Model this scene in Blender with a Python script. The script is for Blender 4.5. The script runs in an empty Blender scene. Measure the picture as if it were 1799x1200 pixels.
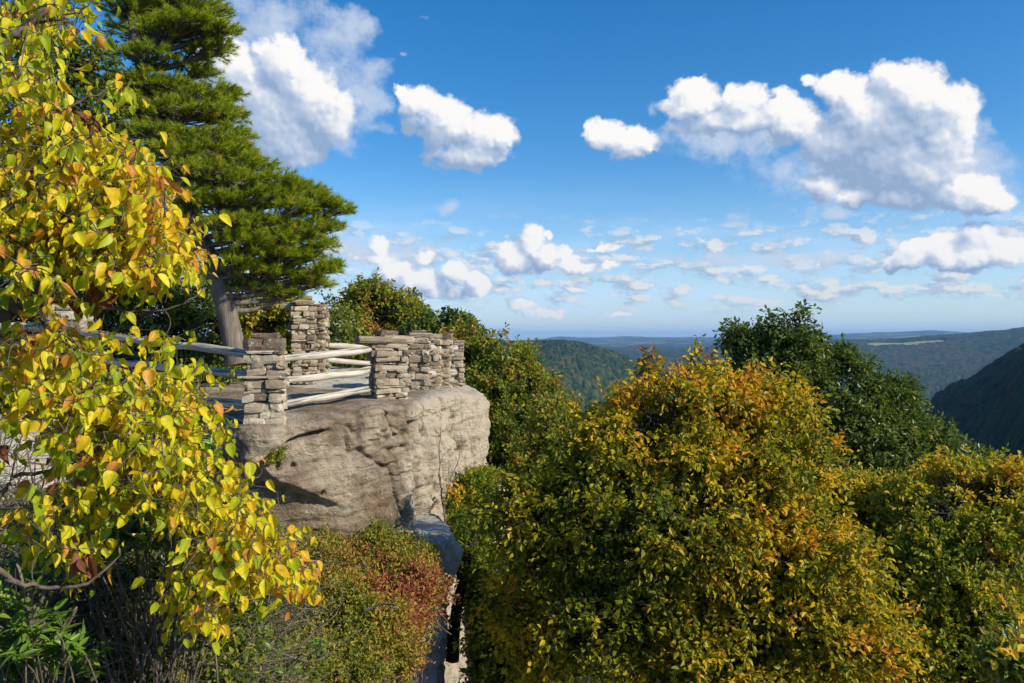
import bpy, math
import numpy as np
from mathutils import Vector

# ------------------------------------------------------------------ camera, world, sun, exposure
scn = bpy.context.scene
F = 1400.0                                   # focal length in photograph pixels (photo 1799 x 1200)
cam_d = bpy.data.cameras.new("camera"); cam = bpy.data.objects.new("camera", cam_d)
scn.collection.objects.link(cam); scn.camera = cam
cam_d.sensor_width = 36; cam_d.lens = 36 * F / 1799; cam_d.clip_start = 0.05; cam_d.clip_end = 80000
cam.location = (0, 0, 0); cam.rotation_euler = (math.radians(90), 0, 0)

SUN_AZ, SUN_EL = 115.0, 31.0                 # degrees clockwise from +Y, above the horizon
saz, sel = math.radians(SUN_AZ), math.radians(SUN_EL)
SUN = np.array([math.sin(saz) * math.cos(sel), math.cos(saz) * math.cos(sel), math.sin(sel)])
sun_d = bpy.data.lights.new("sun", "SUN"); sun_d.energy = 4.8; sun_d.angle = math.radians(0.5)
sun_d.color = (1.0, 0.90, 0.74)
sun = bpy.data.objects.new("sun", sun_d); scn.collection.objects.link(sun)
sun.rotation_euler = Vector(SUN).to_track_quat('Z', 'Y').to_euler()

scn.view_settings.view_transform = 'Standard'; scn.view_settings.look = 'None'
scn.view_settings.gamma = 1.0; scn.view_settings.use_curve_mapping = False
scn.view_settings.exposure = 0.42
scn.render.engine = 'CYCLES'
cy = scn.cycles
cy.use_denoising = True; cy.max_bounces = 8; cy.diffuse_bounces = 3; cy.transparent_max_bounces = 8
cy.transmission_bounces = 4; cy.volume_bounces = 0
cy.use_adaptive_sampling = True; cy.adaptive_threshold = 0.015

world = bpy.data.worlds.new("World"); scn.world = world; world.use_nodes = True
wn, wl = world.node_tree.nodes, world.node_tree.links
wn.clear()

def px2ang(px, py):
    x, z = (px - 900) / F, (600 - py) / F
    n = math.sqrt(x * x + 1 + z * z)
    return math.atan2(x, 1), math.asin(z / n)

class NT:
    """small helper to write node trees"""
    def __init__(s, tree): s.t = tree; s.n = tree.nodes; s.l = tree.links
    def put(s, node, i, v):
        if v is None: return
        if hasattr(v, 'is_linked') or isinstance(v, bpy.types.NodeSocket): s.l.new(v, node.inputs[i])
        else: node.inputs[i].default_value = v
    def math(s, op, a, b=None, c=None, clamp=False):
        m = s.n.new('ShaderNodeMath'); m.operation = op; m.use_clamp = clamp
        s.put(m, 0, a); s.put(m, 1, b); s.put(m, 2, c); return m.outputs[0]
    def vmath(s, op, a, b=None):
        m = s.n.new('ShaderNodeVectorMath'); m.operation = op
        s.put(m, 0, a); s.put(m, 1, b)
        return m.outputs['Value'] if op in ('LENGTH', 'DOT_PRODUCT') else m.outputs[0]
    def noise(s, v, scale, detail=4, rough=0.5, dist=0.0, col=False):
        m = s.n.new('ShaderNodeTexNoise'); s.put(m, 'Vector', v)
        m.inputs['Scale'].default_value = scale; m.inputs['Detail'].default_value = detail
        m.inputs['Roughness'].default_value = rough; m.inputs['Distortion'].default_value = dist
        return m.outputs['Color' if col else 'Fac']
    def voro(s, v, scale, feature='F1'):
        m = s.n.new('ShaderNodeTexVoronoi'); s.put(m, 'Vector', v); m.feature = feature
        m.inputs['Scale'].default_value = scale
        return m.outputs['Distance']
    def ramp(s, f, stops, interp='LINEAR'):
        m = s.n.new('ShaderNodeValToRGB'); s.put(m, 'Fac', f); cr = m.color_ramp; cr.interpolation = interp
        while len(cr.elements) < len(stops): cr.elements.new(0.5)
        for e, (p, c) in zip(cr.elements, stops):
            e.position = p; e.color = (*c, 1) if len(c) == 3 else c
        return m.outputs['Color']
    def mapr(s, v, a, b, c=0.0, d=1.0, smooth=False):
        m = s.n.new('ShaderNodeMapRange'); s.put(m, 'Value', v)
        m.inputs['From Min'].default_value = a; m.inputs['From Max'].default_value = b
        m.inputs['To Min'].default_value = c; m.inputs['To Max'].default_value = d
        if smooth: m.interpolation_type = 'SMOOTHSTEP'
        return m.outputs[0]
    def mix(s, f, a, b, mode='MIX'):
        m = s.n.new('ShaderNodeMix'); m.data_type = 'RGBA'; m.blend_type = mode
        for k, v in ((0, f), (6, a), (7, b)):
            if isinstance(v, tuple) and len(v) == 3: v = (*v, 1)
            s.put(m, k, v)
        return m.outputs[2]
    def comb(s, x, y, z=0.0):
        m = s.n.new('ShaderNodeCombineXYZ'); s.put(m, 0, x); s.put(m, 1, y); s.put(m, 2, z); return m.outputs[0]
    def sep(s, v):
        m = s.n.new('ShaderNodeSeparateXYZ'); s.put(m, 0, v); return m.outputs
    def bump(s, h, strength, dist):
        m = s.n.new('ShaderNodeBump'); s.put(m, 'Height', h)
        m.inputs['Strength'].default_value = strength; m.inputs['Distance'].default_value = dist
        return m.outputs[0]

# cumulus: soft ellipses laid out by azimuth and elevation.  (px, py, rx, ry) are photo pixels of the direction
CUM = [ # big left cloud
 (470,215,120,85),(545,175,75,60),(500,115,50,48),(465,88,26,22),(430,175,80,70),(500,250,80,45),(400,120,70,50),(575,215,45,45),(520,280,28,18),
 # centre-left cloud
 (775,215,62,45),(740,182,42,28),(712,165,24,14),(850,235,60,36),(820,270,75,28),(885,238,28,26),
 # centre small bright one
 (940,408,20,24),(935,432,26,28),(958,452,36,26),(995,465,40,20),(1030,464,24,18),(995,440,18,16),(962,412,12,14),
 # right long cloud
 (1060,235,36,26),(1108,250,50,27),(1220,180,56,36),(1215,160,32,22),(1305,180,48,34),(1370,190,40,34),(1300,212,130,26),(1390,215,60,40),
 # big right cloud
 (1420,145,26,14),(1465,155,42,24),(1500,165,34,34),(1570,140,52,34),(1570,120,28,18),(1610,165,60,50),(1545,215,120,75),(1680,190,46,38),
 (1660,240,55,70),(1560,290,110,62),(1630,300,65,50),(1470,250,70,50),(1450,330,45,32),(1500,345,55,20),(1700,340,75,34),(1740,350,50,24),(1655,362,24,10),(1590,345,60,20),


 # right low grey cloud
 (1600,455,55,20),(1660,440,60,34),(1720,425,55,34),(1770,440,45,28),(1620,432,40,18),(1700,455,90,22),
 # low left group
 (665,430,26,20),(660,452,50,12),(700,480,46,24),(740,498,46,24),(748,450,20,16),(800,480,28,26),(835,500,30,26),(770,512,34,16),(830,515,40,12),(885,508,26,12),(720,475,30,18),
 (920,535,36,12),(945,548,38,12),(980,552,30,8),(1085,549,40,6),(905,455,40,30),
 (1060,436,40,7),(1010,510,36,8),(1075,466,20,8),
]
WISP = [(400,10,90,50),(480,50,80,50),(570,110,60,60),(660,180,30,50),(1145,190,22,18),(790,358,30,15),(1290,385,34,16),(1330,388,20,14),(1417,376,28,14),(1470,370,40,14),(600,90,60,70),(640,60,40,30),(640,190,40,70),(620,140,60,50),(560,60,60,40),(530,20,70,40),(650,130,40,30),(420,40,60,60),(660,230,40,20),(610,230,40,40),(480,20,60,30),(585,30,60,30),
 (710,100,18,8),(745,30,14,8),(1480,300,200,60),(1300,240,150,50),(1700,300,110,80),(1770,290,60,20),(1740,225,20,10),(700,440,110,40),(980,460,110,40),(620,440,60,30),(1400,455,140,14),(1250,450,160,14),(1450,300,110,60),(1590,600,300,10)]

def build_field(tree_name, blobs):
    g = bpy.data.node_groups.new(tree_name, 'ShaderNodeTree')
    g.interface.new_socket('P', in_out='INPUT', socket_type='NodeSocketVector')
    g.interface.new_socket('Value', in_out='OUTPUT', socket_type='NodeSocketFloat')
    t = NT(g); gi = g.nodes.new('NodeGroupInput'); go = g.nodes.new('NodeGroupOutput')
    acc = None
    for (px, py, rx, ry) in blobs:
        a, e = px2ang(px, py)
        sc = math.cos(a) ** 2 if abs(a) < 1.2 else 1
        v = t.vmath('MULTIPLY', t.vmath('SUBTRACT', gi.outputs[0], (a, e, 0)), (F / rx / sc, F / ry / math.cos(a), 0))
        d = t.vmath('DOT_PRODUCT', v, v)
        f = t.math('SUBTRACT', 0.58 if rx * ry < 700 else 1.0, d)
        acc = f if acc is None else t.math('SMOOTH_MAX', acc, f, 0.35)
    g.links.new(acc, go.inputs[0])
    return g

W = NT(world.node_tree)
tc = wn.new('ShaderNodeTexCoord')
D = W.vmath('NORMALIZE', tc.outputs['Generated'])
sx = W.sep(D)
az = W.math('ARCTAN2', sx[0], sx[1]); el = W.math('ARCSINE', sx[2])
ang = W.comb(az, el, 0.0)
gc = build_field('cumulus_field', CUM); gw = build_field('wisp_field', WISP)
def inst(g, v):
    n = wn.new('ShaderNodeGroup'); n.node_tree = g; W.put(n, 0, v); return n.outputs[0]
# domain warp, then billows
w1 = W.vmath('SUBTRACT', W.noise(ang, 20, 8, 0.6, col=True), (0.5, 0.5, 0.5))
w2 = W.vmath('SUBTRACT', W.noise(ang, 75, 6, 0.62, col=True), (0.5, 0.5, 0.5))
def cum_at(off):
    p = W.vmath('ADD', ang, off)
    q = W.vmath('ADD', W.vmath('ADD', p, W.vmath('MULTIPLY', w1, (0.026, 0.024, 0))), W.vmath('MULTIPLY', w2, (0.014, 0.013, 0)))
    return inst(gc, q)
f0 = cum_at((0, 0, 0)); f1 = cum_at((0.012, 0.014, 0)); f2 = cum_at((0.004, 0.040, 0))
nb = W.voro(W.vmath('ADD', ang, W.vmath('MULTIPLY', w1, (0.03, 0.03, 0))), 70)
def bil(off):                                   # billowing relief used for the puffs
    p = W.vmath('ADD', W.vmath('ADD', ang, W.vmath('MULTIPLY', w2, (0.012, 0.012, 0))), off)
    a_ = W.voro(p, 46); b_ = W.voro(p, 105)
    return W.math('ADD', W.math('MULTIPLY', a_, 0.62), W.math('MULTIPLY', b_, 0.38))
n_a = W.noise(ang, 40, 9, 0.6)
b0 = bil((0, 0, 0)); b1 = bil((0.0035, 0.0045, 0))
fb = W.math('ADD', W.math('ADD', f0, W.math('MULTIPLY', W.math('SUBTRACT', 0.42, b0), 0.8)),
            W.math('MULTIPLY', W.math('SUBTRACT', n_a, 0.5), 2.5))
dens = W.mapr(fb, -0.38, 0.32, smooth=True)
lit = W.math('MULTIPLY', W.math('SUBTRACT', W.math('MAXIMUM', f0, 0.0), W.math('MAXIMUM', f1, -0.3)), 1.25)
lit2 = W.math('MULTIPLY', W.math('SUBTRACT', f0, W.math('MAXIMUM', f2, -0.4)), 0.55)
puff = W.math('MULTIPLY', W.math('SUBTRACT', b1, b0), 0.95)
lite = W.math('SUBTRACT', W.math('ADD', W.math('ADD', lit, lit2), puff), W.math('MULTIPLY', W.math('MAXIMUM', f0, 0.2), 0.36))
lite = W.math('ADD', lite, W.math('MULTIPLY', W.math('SUBTRACT', W.noise(ang, 17, 5, 0.5), 0.5), 2.0))
lite = W.mapr(lite, -0.74, 0.92)
ccol = W.ramp(lite, [(0.0, (0.30, 0.42, 0.62)), (0.35, (0.47, 0.57, 0.74)), (0.62, (0.68, 0.74, 0.84)), (0.82, (0.93, 0.93, 0.94)), (1.0, (1.0, 0.98, 0.95))])
# wisps
q = W.vmath('ADD', ang, W.vmath('MULTIPLY', w1, (0.06, 0.05, 0)))
fw = W.math('ADD', inst(gw, q), W.math('MULTIPLY', W.math('SUBTRACT', W.noise(ang, 22, 10, 0.62), 0.55), 3.6))
wdens = W.math('MULTIPLY', W.mapr(fw, -0.3, 1.3, smooth=True), 0.84)
# low far clouds: rows of small cumulus close to the horizon, all round
lowv = W.comb(W.math('MULTIPLY', az, 17.0), W.math('MULTIPLY', el, 44.0), 0.0)
ln = W.noise(lowv, 1.35, 8, 0.56, 0.25)
ln = W.math('ADD', ln, W.math('MULTIPLY', W.math('SUBTRACT', 0.45, W.voro(W.vmath('ADD', lowv, W.vmath('MULTIPLY', w2, (1.2, 1.2, 0))), 1.9)), 0.22))
env = W.math('MULTIPLY', W.mapr(el, 0.022, 0.055, smooth=True), W.mapr(el, 0.17, 0.11, smooth=True))
ldens = W.math('MULTIPLY', W.mapr(W.math('ADD', ln, W.math('MULTIPLY', env, 0.10)), 0.51, 0.69, smooth=True), env)
ldens = W.math('MULTIPLY', ldens, 0.82)
lowv2 = W.vmath('ADD', lowv, (0.16, 0.28, 0))
ll = W.mapr(W.math('SUBTRACT', ln, W.noise(lowv2, 1.35, 8, 0.56, 0.25)), -0.07, 0.09)
lcol = W.ramp(ll, [(0.0, (0.36, 0.46, 0.62)), (0.5, (0.58, 0.65, 0.76)), (1.0, (0.90, 0.87, 0.83))])
# high thin veil low in the sky
veil = W.math('MULTIPLY', W.mapr(W.noise(W.comb(W.math('MULTIPLY', az, 3.0), W.math('MULTIPLY', el, 16.0), 3.0), 1.6, 6, 0.6), 0.42, 0.75, smooth=True),
              W.math('MULTIPLY', W.mapr(el, 0.0, 0.03, smooth=True), W.mapr(el, 0.20, 0.09, smooth=True)))
sky = wn.new('ShaderNodeTexSky'); sky.sky_type = 'NISHITA'; sky.sun_disc = False
sky.sun_elevation = sel; sky.sun_rotation = saz
sky.altitude = 600; sky.air_density = 1.0; sky.dust_density = 0.6; sky.ozone_density = 3.0
hs = wn.new('ShaderNodeHueSaturation'); hs.inputs['Saturation'].default_value = 1.38; hs.inputs['Hue'].default_value = 0.501; wl.new(sky.outputs[0], hs.inputs['Color'])
SKY_STR = 0.122
bg = wn.new('ShaderNodeBackground'); wl.new(hs.outputs[0], bg.inputs[0]); bg.inputs[1].default_value = SKY_STR
# clouds over the clear sky
bgc = wn.new('ShaderNodeBackground'); wl.new(ccol, bgc.inputs[0]); bgc.inputs[1].default_value = 0.76
bgw = wn.new('ShaderNodeBackground'); bgw.inputs[0].default_value = (0.62, 0.70, 0.84, 1); bgw.inputs[1].default_value = 0.76
bgl = wn.new('ShaderNodeBackground'); wl.new(lcol, bgl.inputs[0]); bgl.inputs[1].default_value = 0.76
bgh = wn.new('ShaderNodeBackground'); bgh.inputs[0].default_value = (0.48, 0.62, 0.80, 1); bgh.inputs[1].default_value = 1.05
def mixs(f, a, b):
    m = wn.new('ShaderNodeMixShader'); W.put(m, 0, f); wl.new(a, m.inputs[1]); wl.new(b, m.inputs[2]); return m.outputs[0]
glow = W.math('ADD', W.mapr(el, 0.24, 0.0, 0.0, 0.40, smooth=True), W.mapr(el, 0.030, 0.0, 0.0, 0.6, smooth=True))
s = mixs(W.math('ADD', W.math('MULTIPLY', veil, 0.42), glow), bg.outputs[0], bgh.outputs[0])
s = mixs(ldens, s, bgl.outputs[0])
s = mixs(wdens, s, bgw.outputs[0])
s = mixs(dens, s, bgc.outputs[0])
wo = wn.new('ShaderNodeOutputWorld'); wl.new(s, wo.inputs[0])

# ------------------------------------------------------------------ helpers
def w(px, py, Y): return np.array([(px - 900) / F * Y, Y, (600 - py) / F * Y])
def nrm(a): return a / np.maximum(np.linalg.norm(a, axis=-1, keepdims=True), 1e-9)
def sstep(a, b, x):
    t = np.clip((x - a) / (b - a), 0, 1); return t * t * (3 - 2 * t)
def h3(ix, iy, iz, s=0):
    n = (ix.astype(np.int64) * 374761393 + iy.astype(np.int64) * 668265263 + iz.astype(np.int64) * 1274126177 + s * 974711) & 0xffffffff
    n = ((n ^ (n >> 13)) * 1103515245) & 0xffffffff
    n = ((n ^ (n >> 16)) * 2246822519) & 0xffffffff
    return ((n ^ (n >> 15)) & 0xffffff) / float(0xffffff)
def vnoise(P, s=0):
    i = np.floor(P); f = P - i; f = f * f * (3 - 2 * f); r = 0
    for dx in (0, 1):
        for dy in (0, 1):
            for dz in (0, 1):
                wt = (f[..., 0] if dx else 1 - f[..., 0]) * (f[..., 1] if dy else 1 - f[..., 1]) * (f[..., 2] if dz else 1 - f[..., 2])
                r = r + wt * h3(i[..., 0] + dx, i[..., 1] + dy, i[..., 2] + dz, s)
    return r * 2 - 1
def fbm(P, o=4, g=0.5, s=0):
    r, a = 0, 1.0
    for k in range(o): r = r + a * vnoise(P * 2 ** k + 17.3 * k, s + k); a *= g
    return r

def mesh(name, V, faces, mat=None, parent=None, smooth=False, attrs=None):
    """faces: one (M,k) array or a list of such arrays"""
    if not isinstance(faces, list): faces = [faces]
    faces = [np.asarray(f) for f in faces if len(f)]
    me = bpy.data.meshes.new(name); V = np.asarray(V, dtype=np.float32)
    me.vertices.add(len(V)); me.vertices.foreach_set('co', V.ravel())
    loops = np.concatenate([f.ravel() for f in faces]).astype(np.int32)
    tot = np.concatenate([np.full(len(f), f.shape[1]) for f in faces]).astype(np.int32)
    st = np.concatenate([[0], np.cumsum(tot)[:-1]]).astype(np.int32)
    me.loops.add(len(loops)); me.loops.foreach_set('vertex_index', loops)
    me.polygons.add(len(tot)); me.polygons.foreach_set('loop_start', st); me.polygons.foreach_set('loop_total', tot)
    me.polygons.foreach_set('use_smooth', np.full(len(tot), smooth))
    for k, v in (attrs or {}).items():
        a = me.attributes.new(k, 'FLOAT', 'POINT'); a.data.foreach_set('value', np.asarray(v, dtype=np.float32))
    me.update(calc_edges=True)
    if mat: me.materials.append(mat)
    o = bpy.data.objects.new(name, me); scn.collection.objects.link(o)
    if parent: o.parent = parent
    return o
def tag(o, label=None, cat=None, group=None, kind=None):
    if label: o['label'] = label
    if cat: o['category'] = cat
    if group: o['group'] = group
    if kind: o['kind'] = kind
    return o
def thing(name, label, cat, loc, group=None):
    o = bpy.data.objects.new(name, None); scn.collection.objects.link(o); o.location = [float(v) for v in loc]
    o.empty_display_size = 0.2
    return tag(o, label, cat, group)
def gridfaces(n, m, wrap=False):
    i = np.arange(n - 1)[:, None]; j = np.arange(m if wrap else m - 1)[None, :]; j2 = (j + 1) % m
    return np.stack([i * m + j, i * m + j2, (i + 1) * m + j2, (i + 1) * m + j], -1).reshape(-1, 4)
def tubes(P, R, sides=6):
    """P (N,K,3) centre lines, R (N,K) radii -> verts, faces"""
    P = np.asarray(P, float); R = np.asarray(R, float); N, K = R.shape
    T = nrm(np.gradient(P, axis=1))
    ref = np.where(np.abs(T[..., 2:3]) < 0.8, np.array([0, 0, 1.0]), np.array([1.0, 0, 0]))
    A = nrm(np.cross(T, ref)); B = np.cross(T, A)
    th = np.arange(sides) / sides * 2 * np.pi
    V = P[:, :, None, :] + R[:, :, None, None] * (A[:, :, None, :] * np.cos(th)[:, None] + B[:, :, None, :] * np.sin(th)[:, None])
    f = gridfaces(K, sides, True)
    Fc = (f[None] + (np.arange(N) * K * sides)[:, None, None]).reshape(-1, 4)
    return V.reshape(-1, 3), Fc
def merge(parts):
    Vs, Fs, o = [], [], 0
    for V, Fc in parts:
        Vs.append(V); Fs.append(np.asarray(Fc) + o); o += len(V)
    return np.concatenate(Vs), Fs
def smoothline(pts, K):
    pts = np.asarray(pts, float); n = len(pts)
    if n == 2: return pts[0] + (pts[1] - pts[0]) * np.linspace(0, 1, K)[:, None]
    t = np.linspace(0, n - 1 - 1e-6, K); i = t.astype(int); f = (t - i)[:, None]
    g = lambda k: pts[np.clip(k, 0, n - 1)]
    p0, p1, p2, p3 = g(i - 1), g(i), g(i + 1), g(i + 2)
    return 0.5 * (2 * p1 + (p2 - p0) * f + (2 * p0 - 5 * p1 + 4 * p2 - p3) * f ** 2 + (3 * p1 - p0 - 3 * p2 + p3) * f ** 3)

# ------------------------------------------------------------------ materials
def newmat(name):
    m = bpy.data.materials.new(name); m.use_nodes = True
    t = NT(m.node_tree); t.n.clear()
    out = t.n.new('ShaderNodeOutputMaterial'); b = t.n.new('ShaderNodeBsdfPrincipled')
    t.l.new(b.outputs[0], out.inputs[0]); t.out = out; t.b = b; t.m = m
    t.obj = t.n.new('ShaderNodeTexCoord').outputs['Object']
    t.geo = t.n.new('ShaderNodeNewGeometry')
    return t
def attr(t, name):
    a = t.n.new('ShaderNodeAttribute'); a.attribute_name = name; return a.outputs['Fac']
def leafmat(name, stops, trans=0.38, rough=0.5, patch=0.0, spec=0.25, tboost=1.25, spots=0.0):
    t = newmat(name)
    f = attr(t, 'tint')
    if patch:
        f = t.math('ADD', f, t.math('MULTIPLY', t.math('SUBTRACT', t.noise(t.geo.outputs['Position'], 0.9, 2), 0.5), patch), clamp=True)
    c = t.ramp(f, stops)
    if spots:                                    # brown blemishes and uneven greening over each blade
        G = t.geo.outputs['Position']
        c = t.mix(t.mapr(t.noise(G, 38, 4, 0.6), 0.42, 0.62), c, t.mix(1.0, c, (0.76, 0.86, 0.9), 'MULTIPLY'))
        c = t.mix(t.math('MULTIPLY', t.mapr(t.noise(G, 120, 3, 0.6), 0.60, 0.68), spots), c, (0.16, 0.065, 0.02))
    t.put(t.b, 'Base Color', c); t.b.inputs['Roughness'].default_value = rough
    t.b.inputs['Specular IOR Level'].default_value = spec
    tr = t.n.new('ShaderNodeBsdfTranslucent')
    t.l.new(t.mix(1.0, c, (tboost, tboost, tboost * 0.7), 'MULTIPLY'), tr.inputs[0])
    mx = t.n.new('ShaderNodeMixShader'); mx.inputs[0].default_value = trans
    t.l.new(t.b.outputs[0], mx.inputs[1]); t.l.new(tr.outputs[0], mx.inputs[2]); t.l.new(mx.outputs[0], t.out.inputs[0])
    return t.m
def barkmat(name, c1, c2, sc=14, stretch=0.22, bump=0.5):
    t = newmat(name)
    v = t.vmath('MULTIPLY', t.geo.outputs['Position'], (1, 1, stretch))
    n = t.noise(v, sc, 7, 0.65, 0.3); n2 = t.noise(t.geo.outputs['Position'], 3, 4)
    c = t.ramp(t.math('ADD', t.math('MULTIPLY', n, 0.8), t.math('MULTIPLY', n2, 0.3)), [(0.35, c1), (0.72, c2)])
    t.put(t.b, 'Base Color', c); t.b.inputs['Roughness'].default_value = 0.9
    t.b.inputs['Specular IOR Level'].default_value = 0.15
    t.put(t.b, 'Normal', t.bump(n, bump, 0.03)); return t.m

def rockmat(name, dark, mid, pale, strata=9.0, bleach_axis=None, warm=0.42):
    t = newmat(name); P = t.geo.outputs['Position']
    warp = t.vmath('MULTIPLY', t.vmath('SUBTRACT', t.noise(P, 0.8, 4, 0.55, col=True), (0.5, 0.5, 0.5)), (0.6, 0.6, 0.5))
    Pw = t.vmath('ADD', P, warp)
    st = t.noise(t.vmath('MULTIPLY', Pw, (0.55, 0.55, strata)), 1.6, 8, 0.62)
    big = t.noise(P, 0.9, 6, 0.6); med = t.noise(P, 4.5, 8, 0.68, 0.4); fine = t.noise(P, 26, 6, 0.65)
    f = t.math('ADD', t.math('MULTIPLY', big, 0.75), t.math('ADD', t.math('MULTIPLY', st, 0.26), t.math('MULTIPLY', med, 0.50)))
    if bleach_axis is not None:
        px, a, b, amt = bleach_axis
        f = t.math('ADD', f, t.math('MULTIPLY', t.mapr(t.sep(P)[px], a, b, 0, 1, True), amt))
    c = t.ramp(f, [(0.52, dark), (0.68, mid), (0.90, pale)])
    # rusty tint and dark lichen
    c = t.mix(t.math('MULTIPLY', t.mapr(t.noise(P, 1.7, 5), 0.5, 0.72, smooth=True), warm), c, (0.36, 0.24, 0.14))
    sp = t.mapr(t.noise(P, 9, 10, 0.75), 0.56, 0.66, smooth=True)
    reg = t.mapr(t.noise(P, 1.1, 4), 0.48, 0.62, smooth=True)
    c = t.mix(t.math('MULTIPLY', t.math('MULTIPLY', sp, reg), 0.9), c, (0.05, 0.045, 0.036))
    drip = t.mapr(t.noise(t.vmath('MULTIPLY', P, (3.5, 3.5, 0.35)), 1.1, 6, 0.6), 0.56, 0.72, smooth=True)
    c = t.mix(t.math('MULTIPLY', drip, 0.72), c, (0.10, 0.085, 0.065))
    lich = t.mapr(t.noise(P, 6, 8, 0.7), 0.60, 0.68, smooth=True)
    c = t.mix(t.math('MULTIPLY', lich, 0.35), c, (0.50, 0.52, 0.44))
    t.put(t.b, 'Base Color', c); t.b.inputs['Roughness'].default_value = 0.92
    t.b.inputs['Specular IOR Level'].default_value = 0.2
    h = t.math('ADD', t.math('MULTIPLY', st, 0.5), t.math('ADD', t.math('MULTIPLY', med, 0.8), t.math('MULTIPLY', fine, 0.35)))
    t.put(t.b, 'Normal', t.bump(h, 0.95, 0.12)); return t.m

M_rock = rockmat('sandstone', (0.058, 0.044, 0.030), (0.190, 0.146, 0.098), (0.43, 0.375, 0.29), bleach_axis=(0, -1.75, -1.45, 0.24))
M_rock2 = rockmat('pale_sandstone', (0.20, 0.17, 0.13), (0.42, 0.38, 0.31), (0.62, 0.58, 0.50), warm=0.3)
M_ledge = rockmat('grey_sandstone', (0.10, 0.11, 0.10), (0.25, 0.27, 0.24), (0.46, 0.47, 0.42), strata=4, warm=0.1)

t = newmat('stacked_stone'); P = t.geo.outputs['Position']; tn = attr(t, 'tint')
c = t.ramp(tn, [(0.0, (0.155, 0.108, 0.085)), (0.12, (0.15, 0.115, 0.085)), (0.35, (0.26, 0.205, 0.14)), (0.65, (0.40, 0.335, 0.235)), (1.0, (0.54, 0.48, 0.37))])
c = t.mix(t.mapr(t.noise(P, 7, 8, 0.7), 0.45, 0.7), c, t.mix(0.6, c, (0.16, 0.13, 0.09)))
c = t.mix(t.math('MULTIPLY', t.mapr(t.noise(P, 14, 8, 0.7), 0.56, 0.62, smooth=True), 0.5), c, (0.55, 0.56, 0.46))
c = t.mix(t.math('MULTIPLY', t.mapr(t.noise(P, 22, 8, 0.75), 0.58, 0.66, smooth=True), 0.6), c, (0.07, 0.06, 0.045))
t.put(t.b, 'Base Color', c); t.b.inputs['Roughness'].default_value = 0.9; t.b.inputs['Specular IOR Level'].default_value = 0.2
t.put(t.b, 'Normal', t.bump(t.math('ADD', t.noise(t.vmath('MULTIPLY', P, (1, 1, 3)), 18, 8, 0.7), t.noise(P, 60, 4)), 0.7, 0.02)); M_stone = t.m

t = newmat('weathered_wood')
v = t.vmath('MULTIPLY', t.obj, (0.9, 14, 14))
n = t.noise(v, 1.5, 8, 0.65, 0.2); n2 = t.noise(t.obj, 5, 5); ck = t.mapr(t.noise(t.vmath('MULTIPLY', t.obj, (0.7, 16, 16)), 1.0, 3, 0.5), 0.60, 0.66)
c = t.ramp(n, [(0.26, (0.16, 0.135, 0.10)), (0.44, (0.42, 0.385, 0.32)), (0.78, (0.66, 0.62, 0.55))])
c = t.mix(t.mapr(n2, 0.5, 0.8, 0, 0.5), c, (0.30, 0.27, 0.22)); c = t.mix(t.math('MULTIPLY', ck, 0.8), c, (0.07, 0.055, 0.04))
t.put(t.b, 'Base Color', c); t.b.inputs['Roughness'].default_value = 0.85; t.b.inputs['Specular IOR Level'].default_value = 0.2
t.put(t.b, 'Normal', t.bump(t.math('SUBTRACT', n, ck), 0.6, 0.02)); M_wood = t.m

M_bark = barkmat('grey_bark', (0.06, 0.05, 0.04), (0.24, 0.205, 0.165), 9, 0.12, 0.9)
M_barkd = barkmat('dark_bark', (0.018, 0.014, 0.011), (0.075, 0.06, 0.045))
M_barkf = barkmat('smooth_grey_bark', (0.045, 0.035, 0.028), (0.17, 0.14, 0.11), 40, 0.5, 0.3)
M_dead = barkmat('dead_twig_bark', (0.045, 0.035, 0.025), (0.21, 0.175, 0.135), 25, 0.5, 0.3)

# ------------------------------------------------------------------ terrain
COLS = np.array([600, 800, 930, 1030, 1130, 1300, 1450, 1620, 1720, 1800, 2000], float)
TAB = [
 (40,   [-15, -16, -17, -18, -19, -20, -20, -20, -20, -20, -20]),
 (100,  [-32, -36, -40, -44, -46, -48, -48, -46, -44, -42, -40]),
 (250,  [-85, -90, -95, -110, -120, -130, -125, -112, -98, -85, -66]),
 (500,  [-150, -165, -180, -200, -220, -230, -205, -140, -90, -48, -12]),
 (900,  [-205, -225, -250, -285, -300, -285, -220, -78, -38, -12, 12]),
 (1300, [-100, -125, -160, -210, -280, -310, -290, -200, -115, -60, -20]),
 (1900, [-12, -11, -9, -20, -72, -190, -280, -300, -290, -270, -200]),
 (2400, [-14, -16, -24, -60, -120, -220, -280, -265, -240, -200, -150]),
 (3000, [-60, -60, -80, -100, -130, -165, -195, -185, -165, -135, -100]),
 (3600, [-70, -70, -80, -90, -95, -90, -88, -82, -64, -44, -30]),
 (4200, [-80, -80, -80, -88, -85, -48, -13, -5, 8, 32, 50]),
 (4800, [-80, -80, -80, -80, -70, -38, -16, 14, 34, 58, 70]),
 (6500, [-60, -60, -62, -62, -58, -50, -40, -20, 0, 20, 30]),
 (8300, [-30, -32, -34, -32, -28, -24, -20, -10, -10, 0, 0]),
 (10300, [0, 2, -6, 8, 14, 22, 50, 60, 40, 30, 30]),
 (13600, [-10, 0, 22, 50, 68, 60, 128, 150, 125, 95, 80]),
 (17500, [0, 0, 0, 5, 10, 20, 35, 35, 35, 35, 35])]
RR = np.log(np.array([r for r, _ in TAB], float)); ZZ = np.array([z for _, z in TAB], float)
def crw(x, xs):
    k = np.interp(x, xs, np.arange(len(xs))); i = np.clip(k.astype(int), 0, len(xs) - 2); return i, k - i
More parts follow.
